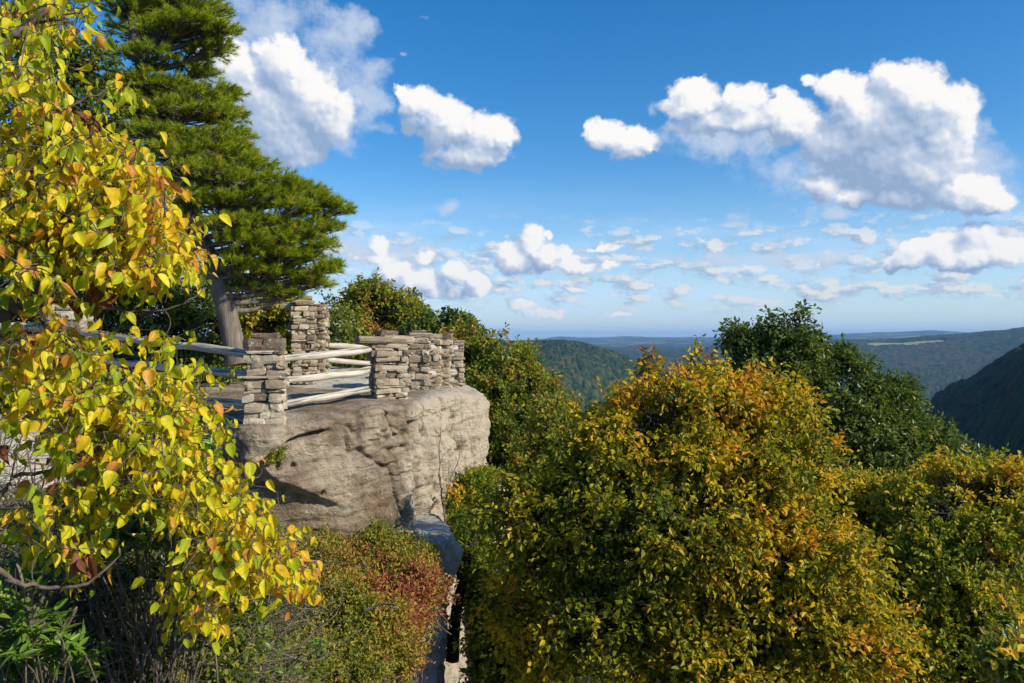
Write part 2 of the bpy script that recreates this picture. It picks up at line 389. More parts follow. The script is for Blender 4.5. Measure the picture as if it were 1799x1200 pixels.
def crinterp(r, px):
    i, f = crw(np.log(np.maximum(r, 41)), RR); j, g = crw(px, COLS)
    def wts(f): return [0.5 * (-f + 2 * f * f - f ** 3), 0.5 * (2 - 5 * f * f + 3 * f ** 3), 0.5 * (f + 4 * f * f - 3 * f ** 3), 0.5 * (-f * f + f ** 3)]
    a, b = wts(f), wts(g); z = 0
    for m in range(4):
        for n in range(4):
            z = z + a[m] * b[n] * ZZ[np.clip(i + m - 1, 0, len(RR) - 1), np.clip(j + n - 1, 0, len(COLS) - 1)]
    return z
def H(x, y):
    r = np.hypot(x, y); a = np.arctan2(x, y)
    ac = np.clip(a, -0.6, 0.72); px = 900 + F * np.tan(ac)
    P = np.stack([x, y, 0 * x], -1)
    far = crinterp(r, px)
    amp = 5 * sstep(60, 400, r) + 16 * sstep(2500, 9000, r) + 20 * sstep(8000, 16000, r)
    far = far + amp * fbm(P / (90 + 0.06 * r[..., None]), 4, 0.5, 5) * 0.9 + 9 * sstep(600, 2000, r) * fbm(P / 260, 3, 0.5, 9)
    # near ground: low valley side on the right, high ground behind and left of the overlook
    base = -14.5 - 0.06 * y
    up = sstep(-3.2, -6.2, x + 0.05 * (y - 18)) * sstep(13.5, 17.0, y + 0.0 * x)
    mid = sstep(-0.9, -2.6, x) * sstep(16, 12, y)
    near = base * (1 - up) + up * (-1.2 + 0.02 * (y - 15))
    near = near * (1 - mid * (1 - up)) + (-4.4) * mid * (1 - up)
    near = near + 0.25 * fbm(P / 2.5, 4, 0.5, 3)
    k = sstep(30, 62, r + 0 * x)
    left = sstep(-0.15, -0.7, a)           # plateau carries on to the left and behind
    far = far * (1 - left) + left * (-2 + 6 * fbm(P / 60, 3, 0.5, 7))
    return near * (1 - k) + far * k

az_in = np.linspace(-0.62, 0.72, 560); az_out = np.linspace(0.72, 2 * np.pi - 0.62, 150)[1:-1]
AZ = np.concatenate([az_in, az_out]); RD = np.exp(np.linspace(np.log(1.0), np.log(17700), 560))
rr, aa = np.meshgrid(RD, AZ, indexing='ij')
X, Yg = rr * np.sin(aa), rr * np.cos(aa)
Z = H(X, Yg)
V = np.stack([X, Yg, Z], -1).reshape(-1, 3)
fc = gridfaces(len(RD), len(AZ), True)
V = np.vstack([V, [[0, 0, float(Z[0].mean())]]]); n0 = len(V) - 1
tri = np.stack([np.full(len(AZ), n0), (np.arange(len(AZ)) + 1) % len(AZ), np.arange(len(AZ))], -1)
t = newmat('hillside'); P = t.geo.outputs['Position']
fine = t.noise(P, 1.2, 8, 0.7)
lit = t.ramp(fine, [(0.3, (0.018, 0.014, 0.008)), (0.55, (0.06, 0.045, 0.022)), (0.75, (0.11, 0.07, 0.03))])
fo = t.ramp(t.noise(P, 0.02, 10, 0.75), [(0.3, (0.010, 0.022, 0.008)), (0.5, (0.03, 0.05, 0.015)), (0.62, (0.075, 0.06, 0.02)), (0.7, (0.03, 0.05, 0.015))])
fld = t.mapr(t.noise(t.vmath('MULTIPLY', P, (1, 2.2, 0)), 0.0016, 3, 0.5), 0.53, 0.56)
fcx = t.ramp(t.noise(P, 0.003, 2), [(0.4, (0.14, 0.17, 0.05)), (0.6, (0.24, 0.22, 0.09))])
dist = t.vmath('LENGTH', P)
far_c = t.mix(t.math('MULTIPLY', fld, t.mapr(dist, 4500, 5200)), fo, fcx)
plat = attr(t, 'field')
far_c = t.mix(plat, far_c, (0.30, 0.33, 0.12))
c = t.mix(t.mapr(dist, 50, 160), lit, far_c)
t.put(t.b, 'Base Color', c); t.b.inputs['Roughness'].default_value = 1.0; t.b.inputs['Specular IOR Level'].default_value = 0.05
t.put(t.b, 'Normal', t.bump(t.noise(P, 0.03, 8, 0.7), 0.6, 12))
M_hill = t.m
def fieldmask(x, y):
    r = np.hypot(x, y); px = 900 + F * x / np.maximum(y, 1)
    f = sstep(4060, 4110, r + 25 * np.sin(px / 23)) * sstep(4290, 4240, r + 20 * np.sin(px / 31)) * sstep(1500, 1540, px) * sstep(1672, 1650, px)
    g = sstep(4560, 4620, r) * sstep(4950, 4880, r) * sstep(1668, 1680, px) * sstep(1712, 1700, px)
    return np.clip(f + g, 0, 1) * (y > 0)
fm = np.append(fieldmask(X, Yg).ravel(), 0)
terrain = mesh('hills', V, [fc, tri], M_hill, smooth=True, attrs={'field': fm})
tag(terrain, 'rolling ground falling from the cliff into the gorge and far plateau', 'ground', kind='structure')

# forest canopy on the gorge sides: one mass of crowns
na, nr = 1500, 1050
ca = np.linspace(-0.60, 0.68, na); cr_ = np.exp(np.linspace(np.log(95), np.log(9000), nr))
rr, aa = np.meshgrid(cr_, ca, indexing='ij'); X, Yg = rr * np.sin(aa), rr * np.cos(aa)
Z = H(X, Yg)
S = 10.0
def crowns(X, Y, S, seed):
    ix, iy = np.floor(X / S), np.floor(Y / S); best = np.zeros_like(X); idv = np.zeros_like(X)
    for dx in (-1, 0, 1):
        for dy in (-1, 0, 1):
            cx, cy_ = ix + dx, iy + dy; z = 0 * cx
            jx = (cx + 0.15 + 0.7 * h3(cx, cy_, z, seed)) * S; jy = (cy_ + 0.15 + 0.7 * h3(cx, cy_, z, seed + 1)) * S
            rad = S * (0.55 + 0.4 * h3(cx, cy_, z, seed + 2)); ht = 0.7 + 0.6 * h3(cx, cy_, z, seed + 3)
            d2 = ((X - jx) ** 2 + (Y - jy) ** 2) / rad ** 2
            hh = np.sqrt(np.clip(1 - d2, 0, 1)) * ht
            m = hh > best; best = np.where(m, hh, best); idv = np.where(m, h3(cx, cy_, z, seed + 4), idv)
    return best, idv
b1, id1 = crowns(X, Yg, 10.0, 11)
b2, id2 = crowns(X, Yg, 22.0, 31)
k = sstep(2600, 4200, rr); best = b1 * (1 - k) + b2 * k * 1.15; idv = np.where(k > 0.5, id2, id1)
P3 = np.stack([X, Yg, Z], -1)
hgt = 3 + 8.0 * best + 1.2 * fbm(P3 / 2.6, 2, 0.5, 4) * sstep(1500, 700, rr)
edge = sstep(8800, 7000, rr); fm = fieldmask(X, Yg); hgt = hgt * edge - 14 * (1 - edge) - 16 * fm
Z = Z + hgt
reg = 0.5 + 0.5 * fbm(P3 / 420, 3, 0.5, 77)
V = np.stack([X, Yg, Z], -1).reshape(-1, 3)
t = newmat('canopy'); P = t.geo.outputs['Position']
f = attr(t, 'tint'); c = t.ramp(f, [(0.0, (0.012, 0.030, 0.012)), (0.40, (0.024, 0.052, 0.016)), (0.62, (0.05, 0.078, 0.022)), (0.80, (0.11, 0.095, 0.028)), (0.94, (0.10, 0.055, 0.028)), (1.0, (0.10, 0.038, 0.03))])
nn = t.noise(P, 0.45, 6, 0.7)
c = t.mix(t.mapr(nn, 0.35, 0.65), t.mix(1.0, c, (0.45, 0.45, 0.45), 'MULTIPLY'), c)
t.put(t.b, 'Base Color', c); t.b.inputs['Roughness'].default_value = 1.0; t.b.inputs['Specular IOR Level'].default_value = 0.05
t.put(t.b, 'Normal', t.bump(nn, 0.9, 2.5)); M_can = t.m
fo = mesh('distant_forest', V, gridfaces(nr, na), M_can, smooth=True, attrs={'tint': np.clip(idv * 0.72 + 0.36 * reg.clip(0, 1) - 0.04, 0, 1).ravel()})
tag(fo, 'mixed green and rusty forest covering both sides of the gorge', 'forest', kind='stuff')

# ------------------------------------------------------------------ haze
HZ0, HZ1, HZR = -420.0, 200.0, 17900.0
hv = np.array([(x, y, z) for z in (HZ0, HZ1) for y in (-HZR, HZR) for x in (-HZR, HZR)], float)
hf = np.array([(0, 2, 3, 1), (4, 5, 7, 6), (0, 1, 5, 4), (2, 6, 7, 3), (0, 4, 6, 2), (1, 3, 7, 5)])
hm = bpy.data.materials.new('haze_air'); hm.use_nodes = True; hm.node_tree.nodes.clear()
ht = NT(hm.node_tree); pv = ht.n.new('ShaderNodeVolumePrincipled'); mo = ht.n.new('ShaderNodeOutputMaterial')
pv.inputs['Color'].default_value = (0.26, 0.51, 0.88, 1); pv.inputs['Density'].default_value = 7.8e-5
pv.inputs['Anisotropy'].default_value = 0.0
ht.l.new(pv.outputs[0], mo.inputs['Volume'])
haze = mesh('haze', hv, hf, hm); tag(haze, 'pale blue air fading the far hills', 'haze', kind='stuff')
#HAZE_END

# ------------------------------------------------------------------ rocks
def loft_rock(name, plan, ztop, zbot, profile, mat, seed, label, cat='rock', nth=520, ns=210, nt=60, amp=0.10, extra=None, topfn=None, rim=0.30, mode='spline', group=None):
    """closed rock: plan outline (x,y), profile = list of (z, outward offset); the top is domed in from the rim"""
    plan = np.asarray(plan, float)
    if mode == 'spline': dense = smoothline(np.vstack([plan, plan, plan]), 3 * 400)[400:800]
    else: dense = np.vstack([plan, plan[:1]])
    d = np.r_[0, np.cumsum(np.hypot(*np.diff(np.vstack([dense, dense[:1]]), axis=0).T))]
    dl = np.vstack([dense, dense[:1]]); s = np.linspace(0, d[-1], nth, endpoint=False)
    bx, by = np.interp(s, d, dl[:, 0]), np.interp(s, d, dl[:, 1])
    C = np.array([bx.mean(), by.mean()])
    tx, ty = np.roll(bx, -2) - np.roll(bx, 2), np.roll(by, -2) - np.roll(by, 2)
    nx, ny = ty, -tx; L = np.hypot(nx, ny); nx, ny = nx / L, ny / L
    area = 0.5 * np.sum(bx * np.roll(by, -1) - by * np.roll(bx, -1))
    if area < 0: nx, ny = -nx, -ny
    k = 9; ker = np.ones(k) / k
    nx = np.convolve(np.r_[nx[-k:], nx, nx[:k]], ker, 'same')[k:-k]; ny = np.convolve(np.r_[ny[-k:], ny, ny[:k]], ker, 'same')[k:-k]
    rows = []
    for q in np.linspace(0.0, 1, nt):                       # top
        r = q ** 0.8
        x = C[0] + (bx - nx * rim - C[0]) * r; y = C[1] + (by - ny * rim - C[1]) * r
        z = (topfn(x, y) if topfn else 0 * x + ztop)
        rows.append(np.stack([x, y, z], -1))
    pz = np.array([p[0] for p in profile]); po = np.array([p[1] for p in profile])
    ztr = rows[-1][:, 2]
    for q in np.linspace(0, 1, 14)[1:]:                      # rounded rim
        a = q * math.pi / 2
        o = -rim + rim * math.sin(a)
        rows.append(np.stack([bx + nx * o, by + ny * o, ztr - rim * 0.8 * (1 - math.cos(a))], -1))
    zr = rows[-1][:, 2]
    for q in np.linspace(0, 1, ns)[1:]:
        z = zr + (zbot - zr) * q
        o = np.interp(-z, -pz, po)
        rows.append(np.stack([bx + nx * o, by + ny * o, z], -1))
    V = np.array(rows); N = np.zeros_like(V); N[..., 0] = nx; N[..., 1] = ny
    topw = np.ones(len(rows)); topw[:nt] = 0.25 ; topw[nt - 3:nt + 10] = np.linspace(.3, 1, 13)
    N[:nt] = (0, 0, 1)
    Pn = V / np.array([1.5, 1.5, 1.1])
    dsp = amp * 1.5 * fbm(Pn * 0.7, 4, 0.5, seed) + amp * 0.24 * fbm(V / np.array([1.4, 1.4, 0.16]) + fbm(V, 2, .5, seed + 3)[..., None] * 0.5, 3, 0.5, seed + 1) + amp * 0.42 * fbm(V * 3.1, 5, 0.62, seed + 2)
    if extra is not None: dsp = dsp + extra(V)
    bed = V[..., 2] * 2.3 + 0.5 * fbm(V * np.array([.5, .5, .3]), 3, .5, seed + 7); fr = bed - np.floor(bed)
    dsp = dsp + amp * .5 * (sstep(0, .10, fr) - fr) * (.4 + .6 * sstep(-.3, .5, fbm(V * .8, 2, .5, seed + 8))) + amp * .22 * fbm(V * 9.0, 3, .6, seed + 6) * sstep(-.2, .6, fbm(V * .9, 2, .5, seed + 4))
    ck = np.abs(fbm(V * np.array([.8, .8, .5]), 3, .5, seed + 11)); dsp = dsp - amp * 1.1 * np.exp(-(ck / .022) ** 2)
    V = V + N * (dsp * topw[:, None])[..., None]
    o = mesh(name, V.reshape(-1, 3), gridfaces(V.shape[0], V.shape[1], True), mat, smooth=True)
    return tag(o, label, cat, group)

def proj(V):
    Y = np.maximum(V[..., 1], 0.5); return 900 + F * V[..., 0] / Y, 600 - F * V[..., 2] / Y
def segd(px, py, a, b):
    ax, ay = a; bx_, by_ = b; L2 = (bx_ - ax) ** 2 + (by_ - ay) ** 2
    t = np.clip(((px - ax) * (bx_ - ax) + (py - ay) * (by_ - ay)) / L2, 0, 1)
    return np.hypot(px - ax - t * (bx_ - ax), py - ay - t * (by_ - ay))
def lined(px, py, pts):
    return np.min([segd(px, py, pts[i], pts[i + 1]) for i in range(len(pts) - 1)], axis=0)
def over_extra(V):
    """joints and weathering of the big boulder (surface relief on its own faces)"""
    px, py = proj(V); front = (V[..., 2] < -1.3) & (V[..., 1] < 21); d = np.zeros(px.shape)
    wob = 6 * vnoise(V * 3.0, 5)
    # lower left block set back under the diagonal joint
    yl = np.interp(px + wob, [380, 458, 500, 560, 612, 640], [800, 822, 850, 872, 893, 893])
    inside = sstep(-3, 5, py - yl) * sstep(628, 600, px)
    dep = 0.62 * np.clip((615 - px) / 150, 0, 1)
    d -= inside * dep
    # upward joint
    j = lined(px + wob, py, [(458, 822), (500, 792), (540, 770), (592, 748)])
    d -= 0.26 * np.exp(-(j / 4.5) ** 2)
    # crisp joint at the corner between the two faces, cracks in the pale end face
    c1 = lined(px + wob * 1.2, py, [(728, 705), (735, 780), (745, 860), (738, 940)])
    d -= 0.22 * np.exp(-(c1 / 6) ** 2)
    for pts, dp, wd in (([(800, 742), (806, 775), (812, 792)], 0.24, 9), ([(812, 790), (815, 830), (820, 880)], 0.14, 4), ([(770, 720), (775, 800), (785, 900)], 0.08, 4), ([(785, 710), (793, 760)], 0.07, 4), ([(752, 760), (760, 930)], 0.10, 6)):
        d -= dp * np.exp(-(lined(px + wob, py, pts) / wd) ** 2)
    # pitted patch high on the front face, rough end face
    rough = sstep(620, 680, px) * sstep(735, 720, px) * sstep(700, 720, py) * sstep(850, 800, py)
    d += rough * 0.07 * fbm(V * np.array([5, 5, 11]), 3, 0.6, 21)
    d += sstep(735, 745, px) * 0.10 * fbm(V * np.array([4.5, 4.5, 1.1]), 4, 0.6, 23)
    # small square putlog holes
    for hx, hy, s_ in ((571, 867, 3.2), (497, 821, 4.0), (524, 819, 3.0)):
        d -= 0.22 * np.exp(-(((px - hx) / s_) ** 2 + ((py - hy) / (s_ * 1.5)) ** 2) ** 2)
    return np.where(front, d, 0)
def over_top(x, y):
    return -1.14 + 0.10 * sstep(-3.8, -6.0, x) + 0.14 * sstep(11.6, 13.0, y) - 0.20 * sstep(-1.4, -0.7, x) * sstep(14, 17, y) - 0.08 * sstep(16, 20, y) + 0.03 * fbm(np.stack([x, y, 0 * x], -1) * 1.3, 3)
plan = [(-4.35, 11.6), (-4.0, 11.05), (-3.45, 10.95), (-2.8, 11.65), (-2.2, 12.4), (-1.74, 12.98), (-1.56, 13.35), (-1.36, 14.6), (-1.05, 16.2), (-0.76, 17.7), (-0.74, 19.0), (-1.2, 20.8),
        (-3.0, 22.6), (-6.0, 23.0), (-8.5, 21.0), (-8.3, 17.0), (-6.8, 13.9), (-5.4, 12.4)]
rock = loft_rock('overlook_boulder', plan, -1.13, -11.0,
   [(-1.2, 0.0), (-1.6, 0.04), (-2.0, 0.06), (-2.6, 0.02), (-3.1, -0.10), (-5, -0.15), (-11, 0.3)],
   M_rock, 3, 'huge tan sandstone boulder with a sheer face carrying the fenced overlook', nth=1300, ns=420, nt=70, amp=0.085, extra=over_extra, topfn=over_top, rim=0.22)

# pale stepped slab behind the rails
loft_rock('rock_slab', [(-5.6, 16.6), (-3.4, 16.3), (-2.2, 17.3), (-2.6, 18.8), (-4.8, 19.6), (-6.4, 18.6)], -0.80, -1.6, [(-1, 0), (-1.6, 0.2)], M_rock2, 12,
   'pale flat rock slab stepped up on the overlook behind the rails', nth=260, ns=30, nt=30, amp=0.05, rim=0.16, topfn=lambda x, y: -1.0 + 0.13 * (y - 16.5))
# left rock mass seen through the yellow leaves
loft_rock('cliff_rock', [(-9.6, 11.9), (-7.6, 11.3), (-6.6, 11.6), (-6.2, 12.6), (-6.6, 14.6), (-8.5, 16.2), (-11.5, 16.4), (-12.5, 13.2)], -0.95, -6, [(-1, 0), (-2, 0.12), (-2.6, 0.0), (-6, 0.1)], M_rock2, 31,
   'sunlit pale cliff rock under the far left rails behind the yellow leaves', nth=420, ns=150, nt=40, amp=0.12, rim=0.18)
loft_rock('rock_block', [(-8.3, 11.0), (-6.9, 10.8), (-6.7, 11.6), (-8.1, 11.9)], -1.62, -3.0, [(-1.6, 0), (-3, 0.05)], M_rock2, 37,
   'squared pale rock block at the foot of the far left pillar', nth=200, ns=60, nt=20, amp=0.05, rim=0.06)
# ledge at the foot of the boulder, its cliff dropping towards the right
def ledge_extra(V):
    return 0.10 * fbm(V * np.array([2.2, 2.2, 0.9]), 4, 0.6, 43) * (V[..., 2] < -3.2)
loft_rock('rock_ledge', [(-5.0, 11.0), (-3.6, 10.2), (-2.3, 10.3), (-1.42, 10.75), (-1.14, 11.9), (-1.06, 13.0), (-1.5, 14.2), (-3.2, 13.6), (-5.2, 12.8)], -3.03, -13, [(-3, 0), (-3.5, 0.05), (-4.3, -0.06), (-6, 0.0), (-13, 0.5)], M_ledge, 41,
   'blue grey flat rock ledge at the foot of the boulder above the drop', nth=420, ns=220, nt=40, amp=0.09, rim=0.05, extra=ledge_extra)
loft_rock('lichened_cliff', [(-5.2, 3.0), (-1.9, 3.2), (-1.25, 5.0), (-1.15, 7.5), (-1.10, 9.4), (-1.35, 10.9), (-3.0, 10.9), (-5.4, 10.6)], -4.35, -14, [(-4.3, 0), (-5.0, 0.1), (-7, 0.0), (-14, 0.6)], M_rock2, 47,
   'pale lichened cliff falling away below the red and green bushes', nth=420, ns=200, nt=40, amp=0.10, rim=0.12, extra=ledge_extra)
# weathered knobs right of the boulder
loft_rock('crag', [(-0.55, 16.6), (-0.35, 16.4), (-0.15, 16.9), (-0.25, 17.8), (-0.65, 17.9)], -3.1, -13, [(-3, -0.1), (-3.6, 0.0), (-4.5, 0.14), (-6, 0.0), (-13, 0.4)], M_rock2, 53,
   'rough pale crag standing right behind the big boulder', nth=260, ns=200, nt=20, amp=0.14, rim=0.12, extra=lambda V: 0.10 * fbm(V * 3.5, 4, 0.6, 3))
loft_rock('gully_rock', [(1.2, 13.4), (1.9, 13.2), (2.3, 13.8), (1.9, 14.6), (1.1, 14.3)], -7.0, -17, [(-7, 0), (-9, 0.1), (-17, 0.4)], M_rock2, 59,
   'shaded rock glimpsed deep between the yellow trees', nth=160, ns=90, nt=16, amp=0.16, rim=0.2)
# rock under the viewer
loft_rock('viewpoint_rock', [(-2.6, -3.0), (2.4, -3.0), (2.2, 0.6), (0.6, 1.5), (-1.2, 1.4), (-2.6, 0.8)], -1.75, -15, [(-1.8, 0), (-15, 0.8)], M_rock2, 61,
   'rock platform the view is taken from', nth=200, ns=60, nt=16, amp=0.1, rim=0.15)

# ------------------------------------------------------------------ stone pillars
g = np.linspace(-1, 1, 4)
U, Wg = np.meshgrid(g, g, indexing='ij'); U, Wg = U.ravel(), Wg.ravel(); O = np.ones_like(U)
cube = np.concatenate([np.stack(c, -1) for c in ((U, Wg, O), (Wg, U, -O), (O, U, Wg), (-O, Wg, U), (Wg, O, U), (U, -O, Wg))])
cf = gridfaces(4, 4); cubeF = np.concatenate([cf + 16 * k for k in range(6)])
sph = nrm(cube); cubeR = cube * 0.70 + sph * 1.22 * 0.30
def stones(cs, hs_, yaws, rng, tints):
    Vs, T = [], []
    for c, h, a, tn in zip(cs, hs_, yaws, tints):
        p = cubeR * (1 + 0.13 * vnoise(cube * 1.1 + rng.uniform(-99, 99, 3))[:, None]) 
        p = p + 0.10 * np.stack([vnoise(cube * 1.9 + rng.uniform(-99, 99, 3)) for _ in range(3)], -1)
        p = p * h; p[:, 2] += p[:, 0] * rng.normal(0, 0.05) + p[:, 1] * rng.normal(0, 0.05)
        ca_, sa_ = math.cos(a), math.sin(a)
        p = np.stack([p[:, 0] * ca_ - p[:, 1] * sa_, p[:, 0] * sa_ + p[:, 1] * ca_, p[:, 2]], -1) + c
        Vs.append(p); T.append(np.full(len(p), tn))
    n = len(Vs); Fc = (cubeF[None] + (np.arange(n) * len(cube))[:, None, None]).reshape(-1, 4)
    return np.concatenate(Vs), Fc, np.concatenate(T)
def pillar(px, Y, zb, wd, dp, hgt, rot, seed, label, cap=None, course=0.075, big=1.0, name='stone_pillar'):
    rng = np.random.default_rng(seed); x = (px - 900) / F * Y
    root = thing(name, label, 'stone pillar', (x, Y, zb), 'dry stone fence pillars on the overlook'); root.rotation_euler = (0, 0, math.radians(rot))
    cs, hs_, ya, ti = [], [], [], []; z = -0.06
    while z < hgt - 0.03:
        ch = course * rng.uniform(0.5, 1.9)
        if z + ch > hgt: ch = max(hgt - z, 0.04)
        grow = rng.uniform(-0.03, 0.035)
        for side in range(4):
            Ls, Ds = (wd, dp) if side % 2 == 0 else (dp, wd)
            p = -Ls / 2 - rng.uniform(-0.01, 0.05); end = Ls / 2
            while p < end - 0.03:
                l = rng.uniform(0.09, 0.40) * big; l = min(l, end - p + rng.uniform(-0.02, 0.05))
                if end - p - l < 0.07: l = end - p + rng.uniform(-0.02, 0.03)
                t_ = rng.uniform(0.09, 0.14); off = Ds / 2 - t_ / 2 + grow + rng.normal(0, 0.026)
                a = side * math.pi / 2; lx, ly = p + l / 2, -off
                cs.append((lx * math.cos(a) - ly * math.sin(a), lx * math.sin(a) + ly * math.cos(a), z + ch / 2 + rng.normal(0, 0.006)))
                hs_.append((l / 2 * 0.99, t_ / 2 + 0.02, ch / 2 * rng.uniform(0.9, 1.02))); ya.append(a + rng.normal(0, 0.05))
                ti.append(np.clip(rng.normal(0.66, 0.2) if rng.random() > 0.12 else rng.uniform(0.0, 0.3), 0.1, 1))
                p += l
        z += ch
    V, Fc, T = stones(cs, hs_, ya, rng, ti)
    mesh('stonework', V, Fc, M_stone, root, smooth=False, attrs={'tint': T})
    core = cube * np.array([wd / 2 - 0.07, dp / 2 - 0.07, hgt / 2 - 0.02]) + (0, 0, hgt / 2 - 0.02)
    mesh('gap_shade_core', core, cubeF, M_core, root)  # added inner core, coloured dark as the shade in the open gaps
    for k, (cx, cy_, cz, sx_, sy_, sz_, tn) in enumerate(cap or []):
        V, Fc, T = stones([(cx, cy_, hgt + cz)], [(sx_, sy_, sz_)], [rng.normal(0, 0.1)], rng, [tn])
        mesh('capstone', V, Fc, M_stone, root, attrs={'tint': T})
    return root
t = newmat('gap_shade'); t.b.inputs['Base Color'].default_value = (0.09, 0.075, 0.055, 1); t.b.inputs['Roughness'].default_value = 1  # no mortar in the dry stack: dark colour painted for shade between stones
t.put(t.b, 'Normal', t.bump(t.noise(t.obj, 20, 4), 0.6, 0.02)); M_core = t.m

def up(Y, py): return (600 - py) / F * Y
pillar(467, 11.45, -1.16, 0.50, 0.48, 1.01, 14, 101, 'nearest stone pillar with brown capstones and white rails on both sides', [(-0.14, 0, .09, .14, .22, .09, .03), (0.13, 0, .09, .14, .22, .095, .10), (0.0, 0.02, .225, .19, .17, .045, .0)], big=1.05, course=0.075)
pillar(683, 13.95, -1.06, 0.54, 0.42, 1.03, 25, 102, 'stone pillar with one wide overhanging capstone where the railing turns', [(-0.30, -0.05, .05, .28, .24, .065, .42), (0.16, 0.0, .06, .26, .24, .07, .6), (-0.02, 0.05, .16, .17, .15, .055, .02)], course=0.072)
pillar(736, 16.2, -1.06, 0.36, 0.38, 1.15, 10, 103, 'stone pillar with thin tan cap, second along the cliff edge', [(0.0, 0, .03, .24, .21, .045, .5), (-0.02, 0, .11, .16, .14, .035, .05)])
pillar(763, 17.3, -1.04, 0.24, 0.32, 1.12, 5, 104, 'narrow stone pillar squeezed between two wider ones, third along the cliff edge', [(-0.03, 0, .03, .15, .17, .05, .4)])
pillar(782, 17.7, -1.06, 0.22, 0.3, 1.09, 0, 105, 'grey capped stone pillar, fourth along the cliff edge', [(0.03, 0, .07, .14, .15, .09, .18)])
pillar(805, 18.9, -1.10, 0.22, 0.26, 1.06, 5, 106, 'last stone pillar at the outer end of the cliff edge', [(0.0, 0, .03, .15, .15, .04, .45)])
pillar(533, 17.3, -0.85, 0.46, 0.46, 1.62, 20, 107, 'tall slender stone pillar standing back on the slab', [(0.02, 0, .06, .2, .18, .05, .5), (0.02, 0, .15, .16, .14, .05, .35)], course=0.062, big=0.8)
pillar(563, 18.8, -0.80, 0.27, 0.4, 1.6, 0, 108, 'tall stone pillar just behind the tallest one', [(0.0, 0, .04, .14, .16, .04, .3)], course=0.062, big=0.8)
pillar(123, 13.4, -1.05, 0.50, 0.5, 1.62, 12, 109, 'stone pillar half hidden behind the yellow leaves at far left', [(0, 0, .03, .3, .26, .05, .8)], course=0.1, big=1.3)

# ------------------------------------------------------------------ rails
def rail(a, b, r, seed, label, sag=0.0, bend=0.0, r2=None, group='weathered log rails between the pillars', name='wooden_rail'):
    rng = np.random.default_rng(seed); a, b = np.asarray(a, float), np.asarray(b, float)
    L = float(np.linalg.norm(b - a)); K, Sd = 40, 18
    x = np.linspace(0, L, K); tt = x / L
    yy = bend * np.sin(tt * math.pi) + 0.02 * vnoise(np.stack([x * 1.3, 0 * x, 0 * x + seed], -1)); zz = -sag * np.sin(tt * math.pi) + 0.015 * vnoise(np.stack([x * 1.7, 0 * x + 5, 0 * x + seed], -1))
    P = np.stack([x, yy, zz], -1)[None]
    R = (r + ((r2 or r) - r) * tt)[None] * (1 + 0.07 * vnoise(np.stack([x * 3, 0 * x + 9, 0 * x + seed], -1)))[None]
    V, Fc = tubes(P, R, Sd)
    V = V + nrm(V - np.repeat(P[0], Sd, 0)) * (0.08 * r * fbm(V * np.array([2, 22, 22]) + seed, 3))[:, None]
    caps = [np.arange(Sd)[None, ::-1], (np.arange(Sd) + (K - 1) * Sd)[None]]
    o = mesh(name, V, [Fc] + caps, M_wood, smooth=True)
    o.location = a; o.rotation_mode = 'QUATERNION'; o.rotation_quaternion = Vector(b - a).to_track_quat('X', 'Z')
    return tag(o, label, 'rail', group)
rail(w(490, 630, 11.75), w(664, 610, 13.9), .050, 1, 'top rail between the nearest and the wide capped pillar', .03, 0, .072)
rail(w(490, 667, 11.75), w(664, 647, 13.9), .052, 2, 'middle rail between the nearest and the wide capped pillar', .04, 0, .060)
rail(w(490, 712, 11.95), w(662, 681, 13.9), .050, 3, 'bottom rail close to the rock right of the nearest pillar', .0, 0, .058)
rail(w(444, 624, 11.3), w(140, 583, 13.2), .062, 4, 'long top rail from nearest pillar to far left pillar', .0, 0, .05)
rail(w(444, 660, 11.3), w(140, 630, 13.2), .055, 5, 'long middle rail from nearest pillar to far left pillar', .0, 0, .05)
rail(w(444, 712, 11.3), w(140, 682, 13.2), .065, 6, 'long bottom rail from nearest pillar to far left pillar', .0, 0, .055)
rail(w(106, 577, 13.3), w(-90, 570, 13.6), .07, 7, 'top rail running left out of the picture from far left pillar')
rail(w(106, 690, 13.3), w(-90, 690, 13.6), .06, 8, 'lower rail running left out of the picture from far left pillar')
rail(w(572, 606, 18.8), w(745, 617, 20.5), .065, 9, 'grey upper rail at the back of the overlook', name='wooden_rail')
rail(w(572, 632, 18.8), w(745, 645, 20.5), .06, 10, 'grey lower rail at the back of the overlook')
rail(w(455, 539, 17.6), w(520, 538, 17.4), .08, 11, 'short dark rail end behind leaves left of the tallest pillar')
rail(w(742, 611, 16.4), w(800, 611, 18.7), .07, 12, 'short upper rail between pillars along the cliff edge')
rail(w(742, 658, 16.4), w(800, 655, 18.7), .07, 13, 'short lower rail between pillars along the cliff edge')

